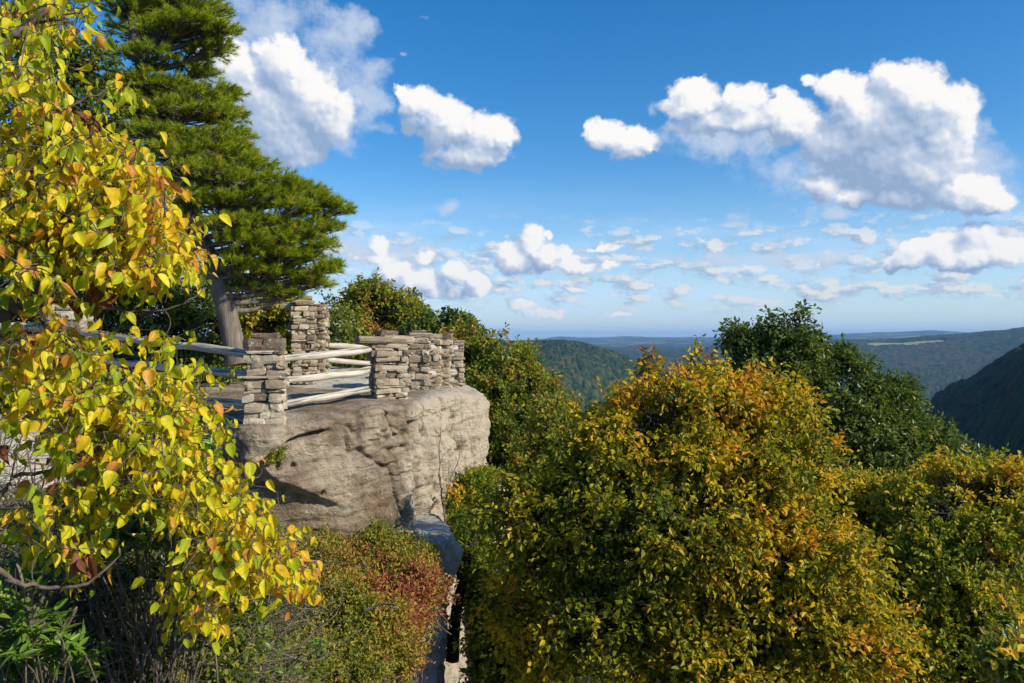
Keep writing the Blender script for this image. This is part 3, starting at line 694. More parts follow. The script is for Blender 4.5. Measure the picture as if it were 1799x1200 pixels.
# ------------------------------------------------------------------ leaves
def tmpl_simple(width=0.62, fold=0.12):
    V = np.array([(0, 0, 0), (-width / 2, .38, fold), (-width * .33, .75, fold * .6), (0, 1, -0.06), (width * .33, .75, fold * .6), (width / 2, .38, fold)])
    return V, np.array([(0, 3, 2, 1), (0, 5, 4, 3)])
def tmpl_fine(width=0.72, fold=0.14, curl=0.22, sharp=1.0):
    vs = np.array([0, .06, .2, .38, .56, .74, .89, 1.0]); ww = np.array([0.02, .30, .47, .5, .42, .28, .11, 0.0]) * width * 1.0
    rows = []
    for v_, w_ in zip(vs, ww):
        for u in (-1, -0.5, 0, 0.5, 1):
            rows.append((u * w_, v_, fold * abs(u) * w_ / (width / 2) - curl * v_ * v_))
    return np.array(rows), gridfaces(len(vs), 5)
def leafmesh(P, A, N, size, tm, tint, rng=None, curlvar=0.0):
    TV, TF = tm; n = len(P); A = nrm(A); Sd = nrm(np.cross(A, N)); N = np.cross(Sd, A)
    s_ = size[:, None, None]
    tv = np.broadcast_to(TV, (n, *TV.shape)).copy()
    if curlvar: tv[..., 2] += (rng.normal(0, curlvar, n)[:, None]) * tv[..., 1] ** 2; tv[..., 0] *= rng.uniform(0.75, 1.12, n)[:, None]
    V = P[:, None] + s_ * (tv[..., 0:1] * Sd[:, None] + tv[..., 1:2] * A[:, None] + tv[..., 2:3] * N[:, None])
    Fc = (TF[None] + (np.arange(n) * len(TV))[:, None, None]).reshape(-1, TF.shape[1])
    return V.reshape(-1, 3), Fc, np.repeat(tint, len(TV))
def sprig_leaves(rng, S, Dr, Ln, k, size, droop=0.3, hang=0.3, upn=0.5, jitter=0.35):
    """k leaves along each sprig"""
    n = len(S); tt = (np.arange(k)[None] + rng.random((n, k))) / k
    ctr = S[:, None] + Dr[:, None] * (Ln[:, None] * tt)[..., None]; ctr[..., 2] -= droop * (tt ** 2) * Ln[:, None]
    pr = nrm(rng.normal(size=(n, k, 3)))
    A = nrm(Dr[:, None] * 0.55 + pr * 0.9 + np.array([0, 0, -hang]))
    N = nrm(rng.normal(size=(n, k, 3)) * 0.8 + np.array([0, 0, upn]) + SUN * 0.25)
    P = ctr + pr * (size * jitter)
    return P.reshape(-1, 3), A.reshape(-1, 3), N.reshape(-1, 3)

GREEN = [(0.0, (0.038, 0.078, 0.014)), (0.5, (0.105, 0.16, 0.026)), (0.8, (0.19, 0.235, 0.034)), (1.0, (0.32, 0.29, 0.04))]
M_oak = leafmat('oak_green', GREEN, 0.40, 0.42, patch=0.5, spec=0.45)
M_autumn = leafmat('autumn_mixed', [(0.0, (0.07, 0.12, 0.016)), (0.45, (0.18, 0.235, 0.026)), (0.78, (0.35, 0.35, 0.035)), (0.93, (0.38, 0.24, 0.04)), (1.0, (0.34, 0.12, 0.04))], 0.42, 0.5, patch=0.7)
M_yel = leafmat('golden_leaves', [(0.0, (0.060, 0.10, 0.011)), (0.38, (0.20, 0.225, 0.016)), (0.66, (0.47, 0.40, 0.022)), (0.88, (0.70, 0.44, 0.025)), (1.0, (0.64, 0.26, 0.03))], 0.42, 0.5, patch=0.6, spec=.2)
M_yel2 = leafmat('olive_gold_leaves', [(0.0, (0.07, 0.12, 0.012)), (0.4, (0.20, 0.25, 0.018)), (0.7, (0.46, 0.41, 0.024)), (1.0, (0.66, 0.38, 0.024))], 0.4, 0.5, patch=0.7)
M_fg = leafmat('bright_yellow_leaves', [(0.0, (0.13, 0.21, 0.012)), (0.36, (0.40, 0.46, 0.018)), (0.62, (0.80, 0.67, 0.02)), (0.9, (0.78, 0.46, 0.022)), (1.0, (0.68, 0.28, 0.05))], 0.46, 0.4, patch=0.35, spec=0.22, spots=0.45)
M_brown = leafmat('dry_brown_leaves', [(0, (0.12, 0.045, 0.02)), (1, (0.30, 0.13, 0.05))], 0.25, 0.7)
M_rhod = leafmat('waxy_green_leaves', [(0, (0.05, 0.115, 0.012)), (0.7, (0.13, 0.24, 0.022)), (1, (0.32, 0.38, 0.05))], 0.32, 0.38, spec=0.45)
M_heath = leafmat('heath_leaves', [(0.0, (0.08, 0.12, 0.015)), (0.4, (0.23, 0.24, 0.025)), (0.62, (0.38, 0.28, 0.035)), (0.82, (0.38, 0.16, 0.06)), (1.0, (0.34, 0.085, 0.065))], 0.3, 0.5)
M_pine = leafmat('pine_needles', [(0.0, (0.15, 0.21, 0.014)), (0.5, (0.31, 0.38, 0.022)), (0.85, (0.42, 0.47, 0.03)), (1.0, (0.60, 0.42, 0.05))], 0.42, 0.5, spec=0.25)

def wood_mesh(root, parts, mat, nm='trunk'):
    V, Fs = merge(parts); return mesh(nm, V - np.array(root.location), Fs, mat, root, smooth=True)

def tree(name, label, cat, base, tops, blobs, seed, n_cl, n_spr, k, size, mat, bark, tr=0.16, sprl=0.38, droop=0.25, hang=0.3, shell=0.55, cut=-0.35, tintfn=None, group=None, tm=None, upn=0.55, freq=1.1, hole=None):
    """blobs: (px, py, Y, rx_px, ry_px, ry_depth_m[, weight])"""
    rng = np.random.default_rng(seed); base = np.asarray(base, float)
    root = thing(name, label, cat, base, group)
    top = np.asarray(tops, float)
    trunkP = smoothline([base, base * .6 + top * .4 + rng.normal(0, .12, 3) * (1, 1, 0), base * .25 + top * .75 + rng.normal(0, .12, 3) * (1, 1, 0), top], 14)
    parts = [tubes(trunkP[None], np.linspace(tr, tr * .22, 14)[None] * (1 + .08 * rng.normal(size=14)), 9)]
    B = [(w(b[0], b[1], b[2]), np.array([b[3] / F * b[2], b[5], b[4] / F * b[2]]), (b[6] if len(b) > 6 else 1) * (b[3] * b[4]) ** .8) for b in blobs]
    wt = np.array([b[2] for b in B]); wt /= wt.sum(); limbs = []
    for c, r, _ in B:
        zz = np.clip((c[2] - r[2] - base[2]) / max(top[2] - base[2], .1), .15, .93); j = int(zz * 12)
        s0 = trunkP[j]; e = c + r * rng.normal(0, .15, 3)
        m1 = s0 * .6 + e * .4 + np.array([0, 0, .12 * np.linalg.norm(e - s0)]) + rng.normal(0, .1, 3)
        L = smoothline([s0, m1, s0 * .2 + e * .8 + rng.normal(0, .1, 3), e], 12); limbs.append(L)
        parts.append(tubes(L[None], np.linspace(tr * .45, tr * .10, 12)[None], 7))
    which = rng.choice(len(B), n_cl, p=wt); C, D, OUT = [], [], []
    d = nrm(rng.normal(size=(n_cl, 3))); rad = shell + (1 - shell) * rng.random(n_cl) ** .6
    cc = np.array([B[i][0] for i in which]); rr_ = np.array([B[i][1] for i in which])
    lump = 1 + 0.22 * fbm(d * 2.2 + which[:, None] * 7.7, 3, .5, seed)
    cl = cc + d * rr_ * (rad * lump)[:, None]
    keep = fbm(cl * freq, 2, .5, seed + 9) > cut
    if hole:
        hx, hy, hrx, hry, hY = hole; ax, ay = proj(cl); keep &= ~((((ax - hx) / hrx) ** 2 + ((ay - hy) / hry) ** 2 < 1) & (cl[:, 1] < hY))
    cl, d, which = cl[keep], d[keep], which[keep]
    lp = np.array([limbs[i][rng.integers(4, 12)] for i in which])
    # thin branches to every cluster
    tt = np.linspace(0, 1, 6)[None, :, None]; mid = (lp + cl) / 2 + rng.normal(0, .08, lp.shape) + np.array([0, 0, -.03])
    Pb = (1 - tt) ** 2 * lp[:, None] + 2 * tt * (1 - tt) * mid[:, None] + tt ** 2 * cl[:, None]
    parts.append(tubes(Pb, np.broadcast_to(np.linspace(tr * .12, tr * .04, 6) + .002, (len(cl), 6)), 4))
    # sprigs
    S = np.repeat(cl, n_spr, 0); out = np.repeat(nrm(cl - lp * .5 - np.array([B[i][0] for i in which]) * .5), n_spr, 0)
    Dr = nrm(out * .7 + rng.normal(size=S.shape) * .75 + np.array([0, 0, .15])); Ln = sprl * rng.uniform(.5, 1.4, len(S))
    tt = np.linspace(0, 1, 4)[None, :, None]; Ps = S[:, None] + Dr[:, None] * Ln[:, None, None] * tt; Ps[..., 2] -= droop * (tt[..., 0] ** 2) * Ln[:, None]
    sel_ = rng.random(len(S)) < .5
    parts.append(tubes(Ps[sel_], np.broadcast_to(np.linspace(tr * .035, tr * .015, 4) + .0012, (sel_.sum(), 4)), 3))
    wood_mesh(root, parts, bark)
    P, A, N = sprig_leaves(rng, S, Dr, Ln, k, size, droop, hang, upn)
    tint = np.clip(np.repeat(np.repeat(rng.normal(0.42, .16, len(cl)), n_spr), k) + rng.normal(0, .16, len(P)), 0, 1)
    if tintfn is not None: tint = np.clip(tintfn(P, tint), 0, 1)
    V, Fc, T = leafmesh(P, A, N, size * rng.uniform(.6, 1.25, len(P)), tm or tmpl_simple(), tint)
    mesh('crown', V - base, Fc, mat, root, attrs={'tint': T})
    return root

# ------------------------------------------------------------------ trees to the right and below
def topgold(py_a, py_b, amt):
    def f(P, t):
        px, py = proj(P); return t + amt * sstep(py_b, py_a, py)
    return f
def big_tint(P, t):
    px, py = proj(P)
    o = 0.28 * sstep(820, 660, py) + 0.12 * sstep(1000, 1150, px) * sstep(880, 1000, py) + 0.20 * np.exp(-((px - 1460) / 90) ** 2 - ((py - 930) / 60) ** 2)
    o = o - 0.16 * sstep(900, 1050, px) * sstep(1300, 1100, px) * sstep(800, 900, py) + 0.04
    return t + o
tree('golden_tree', 'large golden yellow and olive tree filling the lower middle right', 'tree', w(1090, 1560, 10.3), w(1190, 800, 10.2),
     [(1200, 755, 10.2, 130, 85, .9), (1090, 850, 10, 140, 90, 1.0), (1240, 840, 9.9, 150, 90, .9), (1290, 760, 10.5, 110, 80, .9), (1370, 820, 10.3, 110, 90, .9), (1180, 930, 9.6, 170, 110, 1.1), (1000, 940, 10, 120, 100, .9),
      (1350, 960, 9.6, 150, 100, 1.0), (1440, 1000, 9.4, 100, 90, .8), (1090, 1080, 9.6, 170, 100, 1.0), (1320, 1120, 9.2, 180, 100, 1.0), (1480, 1120, 9.0, 110, 80, .8), (1240, 1190, 9.0, 160, 80, .8), (950, 1090, 10.2, 90, 90, .7),
      (1225, 690, 10.2, 45, 42, .5, .6), (1060, 765, 10.2, 70, 45, .7), (1125, 740, 10.2, 60, 45, .6), (930, 900, 10.2, 70, 60, .7), (1160, 715, 10.3, 50, 40, .4, .7), (1340, 715, 10.6, 90, 50, .6), (1270, 700, 10.4, 60, 50, .5)],
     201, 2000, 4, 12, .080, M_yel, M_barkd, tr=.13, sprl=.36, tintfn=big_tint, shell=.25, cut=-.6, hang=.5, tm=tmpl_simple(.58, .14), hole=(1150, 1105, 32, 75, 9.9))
tree('red_tipped_sapling', 'thin orange red sapling shoots rising over the golden tree', 'tree', w(1190, 1500, 11.3), w(1216, 620, 11.3),
     [(1216, 640, 11.3, 14, 45, .15), (1150, 655, 11.3, 16, 40, .15), (1130, 690, 11.3, 30, 30, .2), (1250, 660, 11.2, 20, 36, .2), (1320, 665, 11.2, 14, 36, .15)],
     202, 70, 3, 8, .07, M_autumn, M_barkd, tr=.05, sprl=.22, tintfn=lambda P, t: t + .38, shell=.1, cut=-2)
tree('oak_tree', 'dark green oak with a thin forked top against the gorge', 'tree', w(1450, 1500, 19), w(1385, 560, 18.5),
     [(1384, 556, 18.5, 32, 20, .3, .22), (1348, 572, 18.5, 20, 12, .3, .22), (1318, 608, 18.6, 34, 22, .4, .6), (1300, 590, 18.6, 14, 10, .2, .5), (1385, 600, 18.5, 40, 26, .5, .7), (1400, 640, 18.5, 60, 45, .9), (1350, 660, 18.5, 60, 40, .9), (1470, 640, 18.6, 40, 26, .6), (1440, 700, 18.5, 90, 50, 1.3),
      (1530, 740, 18.3, 75, 50, 1.1), (1490, 780, 18, 100, 60, 1.4), (1590, 790, 18.2, 66, 50, 1.0), (1510, 850, 18, 120, 50, 1.3), (1620, 765, 18.4, 40, 34, .6), (1560, 700, 18.5, 44, 34, .7), (1500, 690, 18.5, 50, 34, .8), (1390, 760, 18.5, 80, 60, 1.1)],
     203, 2300, 4, 10, .125, M_oak, M_barkd, tr=.2, sprl=.42, shell=.35, cut=-.55, tm=tmpl_simple(.5, .1), freq=.8, tintfn=lambda P, t: t + .05)
tree('young_oak', 'small bright green tree top beside the right gorge slope', 'tree', w(1710, 1300, 21), w(1705, 810, 21),
     [(1700, 815, 21, 40, 24, .6), (1745, 825, 21, 20, 14, .4), (1665, 835, 21, 26, 14, .4), (1710, 850, 21, 60, 30, .8)],
     204, 260, 4, 9, .14, M_oak, M_barkd, tr=.12, sprl=.36, cut=-.4, tintfn=lambda P, t: t + .12)
tree('orange_topped_tree', 'olive tree with orange top at the right edge', 'tree', w(1700, 1600, 14), w(1690, 870, 14),
     [(1690, 850, 14, 70, 40, .7), (1770, 860, 14, 60, 45, .7), (1640, 900, 14, 80, 60, .9), (1740, 950, 13.6, 110, 80, 1.1), (1650, 1010, 13.4, 110, 90, 1.1), (1760, 1080, 13.4, 100, 90, 1.0), (1690, 1150, 13, 130, 80, 1.0), (1600, 1090, 13.4, 80, 70, .8)],
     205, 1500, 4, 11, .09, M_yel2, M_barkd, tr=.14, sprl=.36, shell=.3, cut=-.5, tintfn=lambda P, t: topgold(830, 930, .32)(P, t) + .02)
tree('olive_tree', 'olive gold tree standing between the golden tree and the right edge', 'tree', w(1540, 1500, 15.5), w(1530, 880, 15.5),
     [(1500, 870, 15.5, 70, 45, .8), (1580, 880, 15.5, 70, 45, .8), (1520, 950, 15.2, 110, 70, 1.1), (1600, 980, 15, 70, 60, .8), (1540, 1040, 15, 100, 80, 1.0), (1440, 880, 15.5, 60, 50, .7)],
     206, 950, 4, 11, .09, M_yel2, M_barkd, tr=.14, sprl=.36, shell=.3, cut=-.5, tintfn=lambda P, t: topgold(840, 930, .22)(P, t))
# middle-left slope trees
tree('hillside_tree', 'tall green tree with yellow tips rising right behind the boulder', 'tree', w(900, 1200, 27), w(880, 640, 27),
     [(850, 600, 27, 34, 26, .8), (815, 615, 27.5, 40, 40, 1), (900, 640, 27, 46, 40, 1.2), (930, 690, 27, 50, 45, 1.3), (860, 690, 27, 70, 55, 1.6), (950, 740, 26.5, 50, 45, 1.3), (900, 770, 26, 80, 60, 1.8), (930, 850, 25.5, 80, 70, 1.8), (870, 860, 25.5, 50, 60, 1.2)],
     207, 1900, 4, 9, .13, M_autumn, M_barkd, tr=.22, sprl=.45, shell=.5, cut=-.35, freq=.7, tintfn=lambda P, t: t + .12 + .14 * sstep(700, 590, proj(P)[1]) * .7)
tree('slope_tree', 'brownish green tree in the shade below the hillside tree', 'tree', w(980, 1300, 20), w(985, 760, 20),
     [(985, 745, 20, 50, 40, .9), (1020, 790, 20, 60, 50, 1.0), (960, 830, 19.5, 60, 60, 1.1), (920, 910, 19, 70, 60, 1.1), (1010, 890, 19.5, 70, 60, 1.1), (930, 1000, 18, 80, 70, 1.1)],
     208, 900, 4, 9, .11, M_autumn, M_barkd, tr=.15, sprl=.4, shell=.5, cut=-.25, tintfn=lambda P, t: t + .16)
tree('slope_tree', 'dark olive tree low in the gully under the boulder', 'tree', w(900, 1600, 13.5), w(890, 1010, 13.5),
     [(890, 1030, 13.5, 60, 60, .7), (860, 1110, 13, 60, 70, .7), (930, 1150, 12.6, 90, 70, .8), (1000, 1180, 12.5, 90, 60, .8), (860, 1190, 12.6, 60, 50, .6)],
     209, 420, 4, 10, .085, M_yel2, M_barkd, tr=.08, sprl=.32, shell=.4, cut=-.2, tintfn=lambda P, t: t - .12)
tree('rounded_tree', 'rounded green tree touched with red behind the back rails', 'tree', w(680, 700, 33), w(670, 540, 33),
     [(650, 520, 33, 40, 30, 1.2), (620, 530, 33, 24, 22, .8), (690, 545, 33, 50, 34, 1.5), (730, 570, 33, 36, 30, 1.2), (650, 575, 33, 60, 40, 1.8), (710, 605, 33, 60, 30, 1.6), (620, 590, 33, 40, 30, 1.2)],
     210, 1100, 4, 8, .15, M_autumn, M_barkd, tr=.2, sprl=.45, shell=.5, cut=-.35, freq=.6, tintfn=lambda P, t: t + .20 + .42 * np.exp(-((proj(P)[0] - 655) / 34) ** 2 - ((proj(P)[1] - 575) / 30) ** 2))
tree('small_tree', 'small dark green tree top beside the outermost pillar', 'tree', w(812, 760, 29), w(806, 570, 29),
     [(803, 562, 29, 18, 12, .5), (815, 580, 29, 26, 14, .6), (795, 590, 29, 22, 20, .5), (822, 610, 29, 24, 24, .6)],
     211, 170, 4, 8, .16, M_oak, M_barkd, tr=.1, sprl=.4, cut=-.5, shell=.3)
tree('small_tree', 'dark tree with yellow edges behind the wide capped pillar', 'tree', w(750, 720, 31), w(752, 590, 31),
     [(752, 570, 31, 14, 16, .5), (742, 590, 31, 24, 20, .6), (757, 600, 31, 20, 26, .6)], 212, 130, 4, 8, .16, M_oak, M_barkd, tr=.1, sprl=.4, cut=-.5)
tree('bush', 'bright green leafy bush behind the back rails', 'bush', w(610, 690, 22), w(600, 600, 22),
     [(590, 590, 22, 34, 50, .8), (570, 560, 22, 30, 40, .7), (620, 620, 22, 40, 36, .8), (600, 640, 22, 50, 24, .9), (640, 625, 22, 30, 26, .6), (520, 640, 22, 60, 40, .9), (690, 640, 22.5, 50, 26, .8), (490, 620, 21, 40, 50, .8)],
     213, 620, 4, 8, .12, M_oak, M_barkd, tr=.07, sprl=.35, cut=-.4, tintfn=lambda P, t: t + .28)
tree('bush', 'dark bush with yellow edges left of the tallest pillar', 'bush', w(470, 680, 17.6), w(470, 600, 17.6),
     [(470, 560, 17.8, 46, 50, .7), (500, 540, 18.0, 20, 40, .4), (440, 600, 17.6, 50, 40, .6), (505, 620, 17.4, 26, 30, .4)],
     214, 380, 4, 8, .085, M_yel2, M_barkd, tr=.05, sprl=.3, cut=-.4, shell=.3, tintfn=lambda P, t: t + .0)
tree('bush', 'dense dark shrub behind the long rails left of the pine trunk', 'bush', w(270, 680, 17), w(260, 560, 17),
     [(330, 600, 17, 70, 60, 1.0), (240, 560, 17.2, 90, 70, 1.0), (150, 550, 17.5, 90, 80, 1.0), (360, 650, 16.6, 60, 24, .7), (220, 640, 16.6, 120, 40, .8), (400, 560, 18, 60, 60, .8), (60, 560, 17.5, 90, 90, 1.0), (330, 500, 18, 60, 60, .7)],
     215, 1100, 4, 8, .095, M_oak, M_barkd, tr=.06, sprl=.34, cut=-.25, shell=.35, tintfn=lambda P, t: t + .05)
tree('broadleaf_tree', 'sparse dark broadleaf tree left behind the pine against the clouds', 'tree', w(60, 690, 14.5), w(90, 150, 14.5),
     [(100, 60, 14.5, 80, 60, .9), (160, 110, 14.5, 60, 50, .7), (60, 160, 14.5, 90, 70, .9), (150, 200, 14.6, 70, 50, .8), (80, 290, 14.8, 100, 70, .9), (180, 330, 15, 80, 70, .9), (90, 400, 15, 110, 60, .9), (240, 400, 15.5, 70, 60, .7), (20, 20, 14.5, 60, 50, .7), (220, 470, 16, 90, 50, .8)],
     216, 620, 4, 9, .085, M_autumn, M_barkd, tr=.17, sprl=.36, cut=-.12, shell=.25, tintfn=lambda P, t: t - .08)

# ------------------------------------------------------------------ pine
def pine():
    rng = np.random.default_rng(300); base = w(418, 640, 15.4)
    root = thing('pine_tree', 'tall leaning pine with dark green needle boughs above the rails', 'tree', base)
    tp = np.array([base, w(398, 545, 15.4), w(374, 470, 15.4), w(340, 380, 15.4), w(300, 270, 15.4), w(262, 170, 15.4), w(240, 80, 15.4), w(225, -20, 15.4), w(220, -120, 15.4)])
    T = smoothline(tp, 50); R = np.interp(np.linspace(0, 1, 50), [0, .05, .2, .35, .6, 1], [.25, .205, .175, .15, .115, .045])
    parts = [tubes(T[None], R[None], 18)]
    # boughs: pads (px, py, rx, ry, depth offset, depth radius)
    pads = [(345, 20, 60, 26, 0, .5), (290, 10, 70, 30, .2, .6), (375, 55, 38, 18, -.2, .4), (300, 60, 70, 24, -.2, .5), (350, 95, 40, 16, .1, .4), (250, 60, 50, 30, .3, .6), (260, 100, 50, 16, -.3, .5), (380, 85, 22, 14, 0, .3), (330, 45, 60, 20, -.4, .5), (230, 20, 50, 30, 0, .5), (300, -30, 90, 30, 0, .8),
            (250, 150, 60, 22, -.2, .5), (300, 165, 60, 22, 0, .6), (395, 165, 26, 12, .1, .3), (360, 175, 45, 18, 0, .5), (330, 200, 70, 22, -.2, .6), (390, 205, 36, 18, 0, .4), (405, 240, 34, 16, .1, .4), (240, 190, 50, 20, -.3, .5), (270, 210, 50, 18, .3, .5), (415, 262, 22, 10, .1, .3),
            (280, 240, 60, 20, -.3, .6), (350, 250, 70, 24, -.1, .7), (390, 275, 60, 20, -.1, .6), (310, 275, 60, 22, -.4, .6), (440, 295, 40, 20, -.1, .5), (370, 305, 70, 22, -.4, .7), (420, 325, 60, 20, -.2, .6), (320, 310, 50, 20, .2, .6), (490, 325, 46, 20, 0, .5), (530, 340, 44, 18, 0, .5), (470, 350, 60, 20, -.3, .6),
            (560, 360, 40, 18, 0, .4), (590, 372, 26, 12, 0, .3), (400, 360, 60, 20, -.2, .6), (340, 355, 50, 20, -.4, .6), (520, 372, 50, 16, -.2, .5), (300, 350, 40, 20, 0, .6), (450, 395, 56, 20, -.4, .6), (400, 400, 50, 20, -.5, .5), (570, 400, 30, 16, 0, .35), (530, 408, 44, 16, -.1, .5), (490, 425, 60, 20, -.3, .6), (430, 430, 50, 20, -.5, .6), (560, 432, 26, 14, 0, .3),
            (480, 450, 56, 20, -.2, .6), (530, 455, 36, 18, 0, .4), (420, 465, 40, 18, -.4, .5), (470, 482, 60, 20, 0, .6), (520, 490, 34, 18, .2, .4), (450, 510, 56, 18, .3, .6), (500, 518, 30, 14, .3, .4), (565, 478, 22, 12, .2, .3), (545, 500, 30, 18, .4, .4), (580, 470, 12, 8, .2, .15),
            (410, 500, 30, 16, .4, .5), (330, 400, 46, 22, .3, .6), (290, 400, 40, 26, .4, .6), (350, 440, 30, 20, .5, .5), (300, 180, 50, 26, .6, .6), (200, 240, 60, 24, .2, .6), (230, 290, 50, 20, .2, .6), (190, 150, 60, 20, .2, .5), (260, 330, 50, 24, .5, .6), (340, 130, 40, 16, .3, .4)]
    S, D = [], []
    for (px, py, rx, ry, do, rd) in pads:
        Y = 15.4 + do; c = w(px, py, Y); r = np.array([rx / F * Y, rd, .72 * ry / F * Y])
        # bough from trunk lower down
        k = np.argmin(np.abs(T[:, 2] - (c[2] - .15 * abs(c[0] - T[np.argmin(np.abs(T[:, 2] - c[2])), 0]) - .1))); s0 = T[k]
        L = smoothline([s0, s0 * .55 + c * .45 + (0, 0, -.12), s0 * .2 + c * .8 + (0, 0, -.08), c + np.array([r[0] * .5 * np.sign(c[0] - s0[0]), 0, 0])], 12)
        parts.append(tubes(L[None], np.linspace(.055, .014, 12)[None] * (.7 + .5 * (np.linalg.norm(c - s0) > 1)), 6))
        n = int(30 + rx * ry * .066)
        d = nrm(rng.normal(size=(n, 3))); q = rng.random(n) ** .5
        p = c + d * r * q[:, None]; p[:, 2] = c[2] + r[2] * np.where(rng.random(n) < .72, np.abs(d[:, 2]), d[:, 2]) * q - .25 * r[2] * (np.abs(p[:, 0] - c[0]) / r[0]) ** 2
        out = nrm(np.stack([(p[:, 0] - s0[0]), (p[:, 1] - s0[1]) * .6, 0 * p[:, 0]], -1))
        dr = nrm(out * .7 + nrm(p - c) * .5 + rng.normal(size=p.shape) * .35 + np.array([0, 0, .42]))
        S.append(p); D.append(dr)
        lp = L[rng.integers(5, 12, n)]; tt = np.linspace(0, 1, 5)[None, :, None]
        mid = (lp + p) / 2 + np.array([0, 0, -.04])
        parts.append(tubes((1 - tt) ** 2 * lp[:, None] + 2 * tt * (1 - tt) * mid[:, None] + tt ** 2 * p[:, None], np.broadcast_to(np.linspace(.010, .005, 5), (n, 5)), 4))
    S = np.concatenate(S); D = np.concatenate(D); n = len(S)
    # bare dead branches in the shade under the crown
    for _ in range(40):
        k = rng.integers(12, 30); a = rng.uniform(-2.2, 1.2); L = rng.uniform(.5, 1.3); d_ = np.array([math.cos(a), math.sin(a) * .7, rng.uniform(-.25, .3)])
        pts = [T[k], T[k] + d_ * L * .5 + rng.normal(0, .05, 3), T[k] + d_ * L + rng.normal(0, .1, 3)]
        parts.append(tubes(smoothline(pts, 8)[None], np.linspace(.02, .004, 8)[None], 5))
    wood_mesh(root, parts, M_bark)
    K = 50                                             # needles per tuft, along a 16 cm shoot
    tt = rng.random((n, K)) ** .8; sh = .17 * rng.uniform(.7, 1.3, n)
    P0 = S[:, None] + D[:, None] * (tt * sh[:, None])[..., None]
    pr = nrm(rng.normal(size=(n, K, 3))); A = nrm(D[:, None] * .9 + pr * .75 + np.array([0, 0, .05]))
    side = nrm(np.cross(A, nrm(rng.normal(size=(n, K, 3))))) * .0058; Ln = (.115 * rng.uniform(.75, 1.2, (n, K)))[..., None]
    V = np.stack([P0 - side, P0 + side, P0 + A * Ln], 2).reshape(-1, 3)
    Fc = np.arange(len(V)).reshape(-1, 3)
    tint = np.clip(np.repeat(rng.normal(.46, .17, n) + .55 * (rng.random(n) < .025), K) + rng.normal(0, .1, n * K), 0, 1)
    mesh('crown', V - base, Fc, M_pine, root, attrs={'tint': np.repeat(tint, 3)})
pine()

# ------------------------------------------------------------------ heath bushes on the ledge
def bush(name, label, blobs, seed, n_cl, k, size, mat, tintfn=None, tw=.006, group=None, tm=None, n_spr=4, sprl=.16, upn=.5, hang=0.0, zground=-4.4, wood=None, cat='bush'):
    rng = np.random.default_rng(seed)
    B = [(w(b[0], b[1], b[2]), np.array([b[3] / F * b[2], b[5], b[4] / F * b[2]]), b[3] * b[4]) for b in blobs]
    c0 = np.mean([b[0] for b in B], 0); base = np.array([c0[0], c0[1], max(zground, c0[2] - 1.6)])
    root = thing(name, label, cat, base, group); wt = np.array([b[2] for b in B], float); wt /= wt.sum()
    which = rng.choice(len(B), n_cl, p=wt); d = nrm(rng.normal(size=(n_cl, 3))); d[:, 2] = np.where(rng.random(n_cl) < .7, np.abs(d[:, 2]), d[:, 2])
    cc = np.array([B[i][0] for i in which]); rr_ = np.array([B[i][1] for i in which])
    cl = cc + d * rr_ * ((.5 + .5 * rng.random(n_cl) ** .5) * (1 + .25 * fbm(d * 2 + which[:, None], 3, .5, seed)))[:, None]
    foot = np.stack([cc[:, 0] + rng.normal(0, .5, n_cl) * rr_[:, 0], cc[:, 1] + rng.normal(0, .3, n_cl) * rr_[:, 1], np.maximum(cc[:, 2] - rr_[:, 2] * 1.1, base[2])], -1)
    tt = np.linspace(0, 1, 6)[None, :, None]; mid = (foot + cl) / 2 + rng.normal(0, .06, cl.shape)
    Pb = (1 - tt) ** 2 * foot[:, None] + 2 * tt * (1 - tt) * mid[:, None] + tt ** 2 * cl[:, None]
    parts = [tubes(Pb, np.broadcast_to(np.linspace(tw, tw * .4, 6), (n_cl, 6)), 4)]
    S = np.repeat(cl, n_spr, 0); Dr = nrm(np.repeat(d, n_spr, 0) * .5 + rng.normal(size=S.shape) * .6 + np.array([0, 0, .5])); Ln = sprl * rng.uniform(.5, 1.4, len(S))
    wood_mesh(root, parts, wood or M_dead, 'stems')
    P, A, N = sprig_leaves(rng, S, Dr, Ln, k, size, .05, hang, upn)
    tint = np.clip(np.repeat(np.repeat(rng.normal(.42, .14, n_cl), n_spr), k) + rng.normal(0, .13, len(P)), 0, 1)
    if tintfn is not None: tint = np.clip(tintfn(P, tint), 0, 1)
    V, Fc, T = leafmesh(P, A, N, size * rng.uniform(.6, 1.3, len(P)), tm or tmpl_simple(.5, .1), tint)
    mesh('foliage', V - base, Fc, mat, root, attrs={'tint': T})
    return root
def red_right(P, t):
    px, py = proj(P); q = fbm(P * 1.6, 3, .5, 5)
    return t + .28 * sstep(610, 750, px + 70 * q) * sstep(940, 990, py) + .12 * q - .02
hg = 'low heath bushes on the ledge'
bush('heath_bush', 'yellow green heath bush directly under the boulder base', [(560, 985, 10.0, 60, 30, .5), (620, 990, 9.8, 60, 30, .5), (660, 965, 10.0, 30, 26, .4), (590, 1020, 9.4, 80, 40, .5)], 401, 700, 7, .045, M_heath, red_right, group=hg)
bush('heath_bush', 'reddest heath bush on the outer edge of the ledge', [(720, 1010, 9.6, 50, 40, .5), (740, 1050, 9.2, 40, 50, .4), (700, 1060, 9.0, 60, 50, .5), (705, 1110, 8.6, 36, 50, .4), (680, 975, 9.9, 34, 26, .4), (735, 1000, 9.9, 36, 26, .4), (690, 1160, 8.3, 40, 40, .4), (740, 985, 10.3, 30, 16, .3), (700, 965, 10.4, 30, 14, .3)], 402, 800, 7, .045, M_heath, lambda P, t: red_right(P, t) + .06, group=hg)
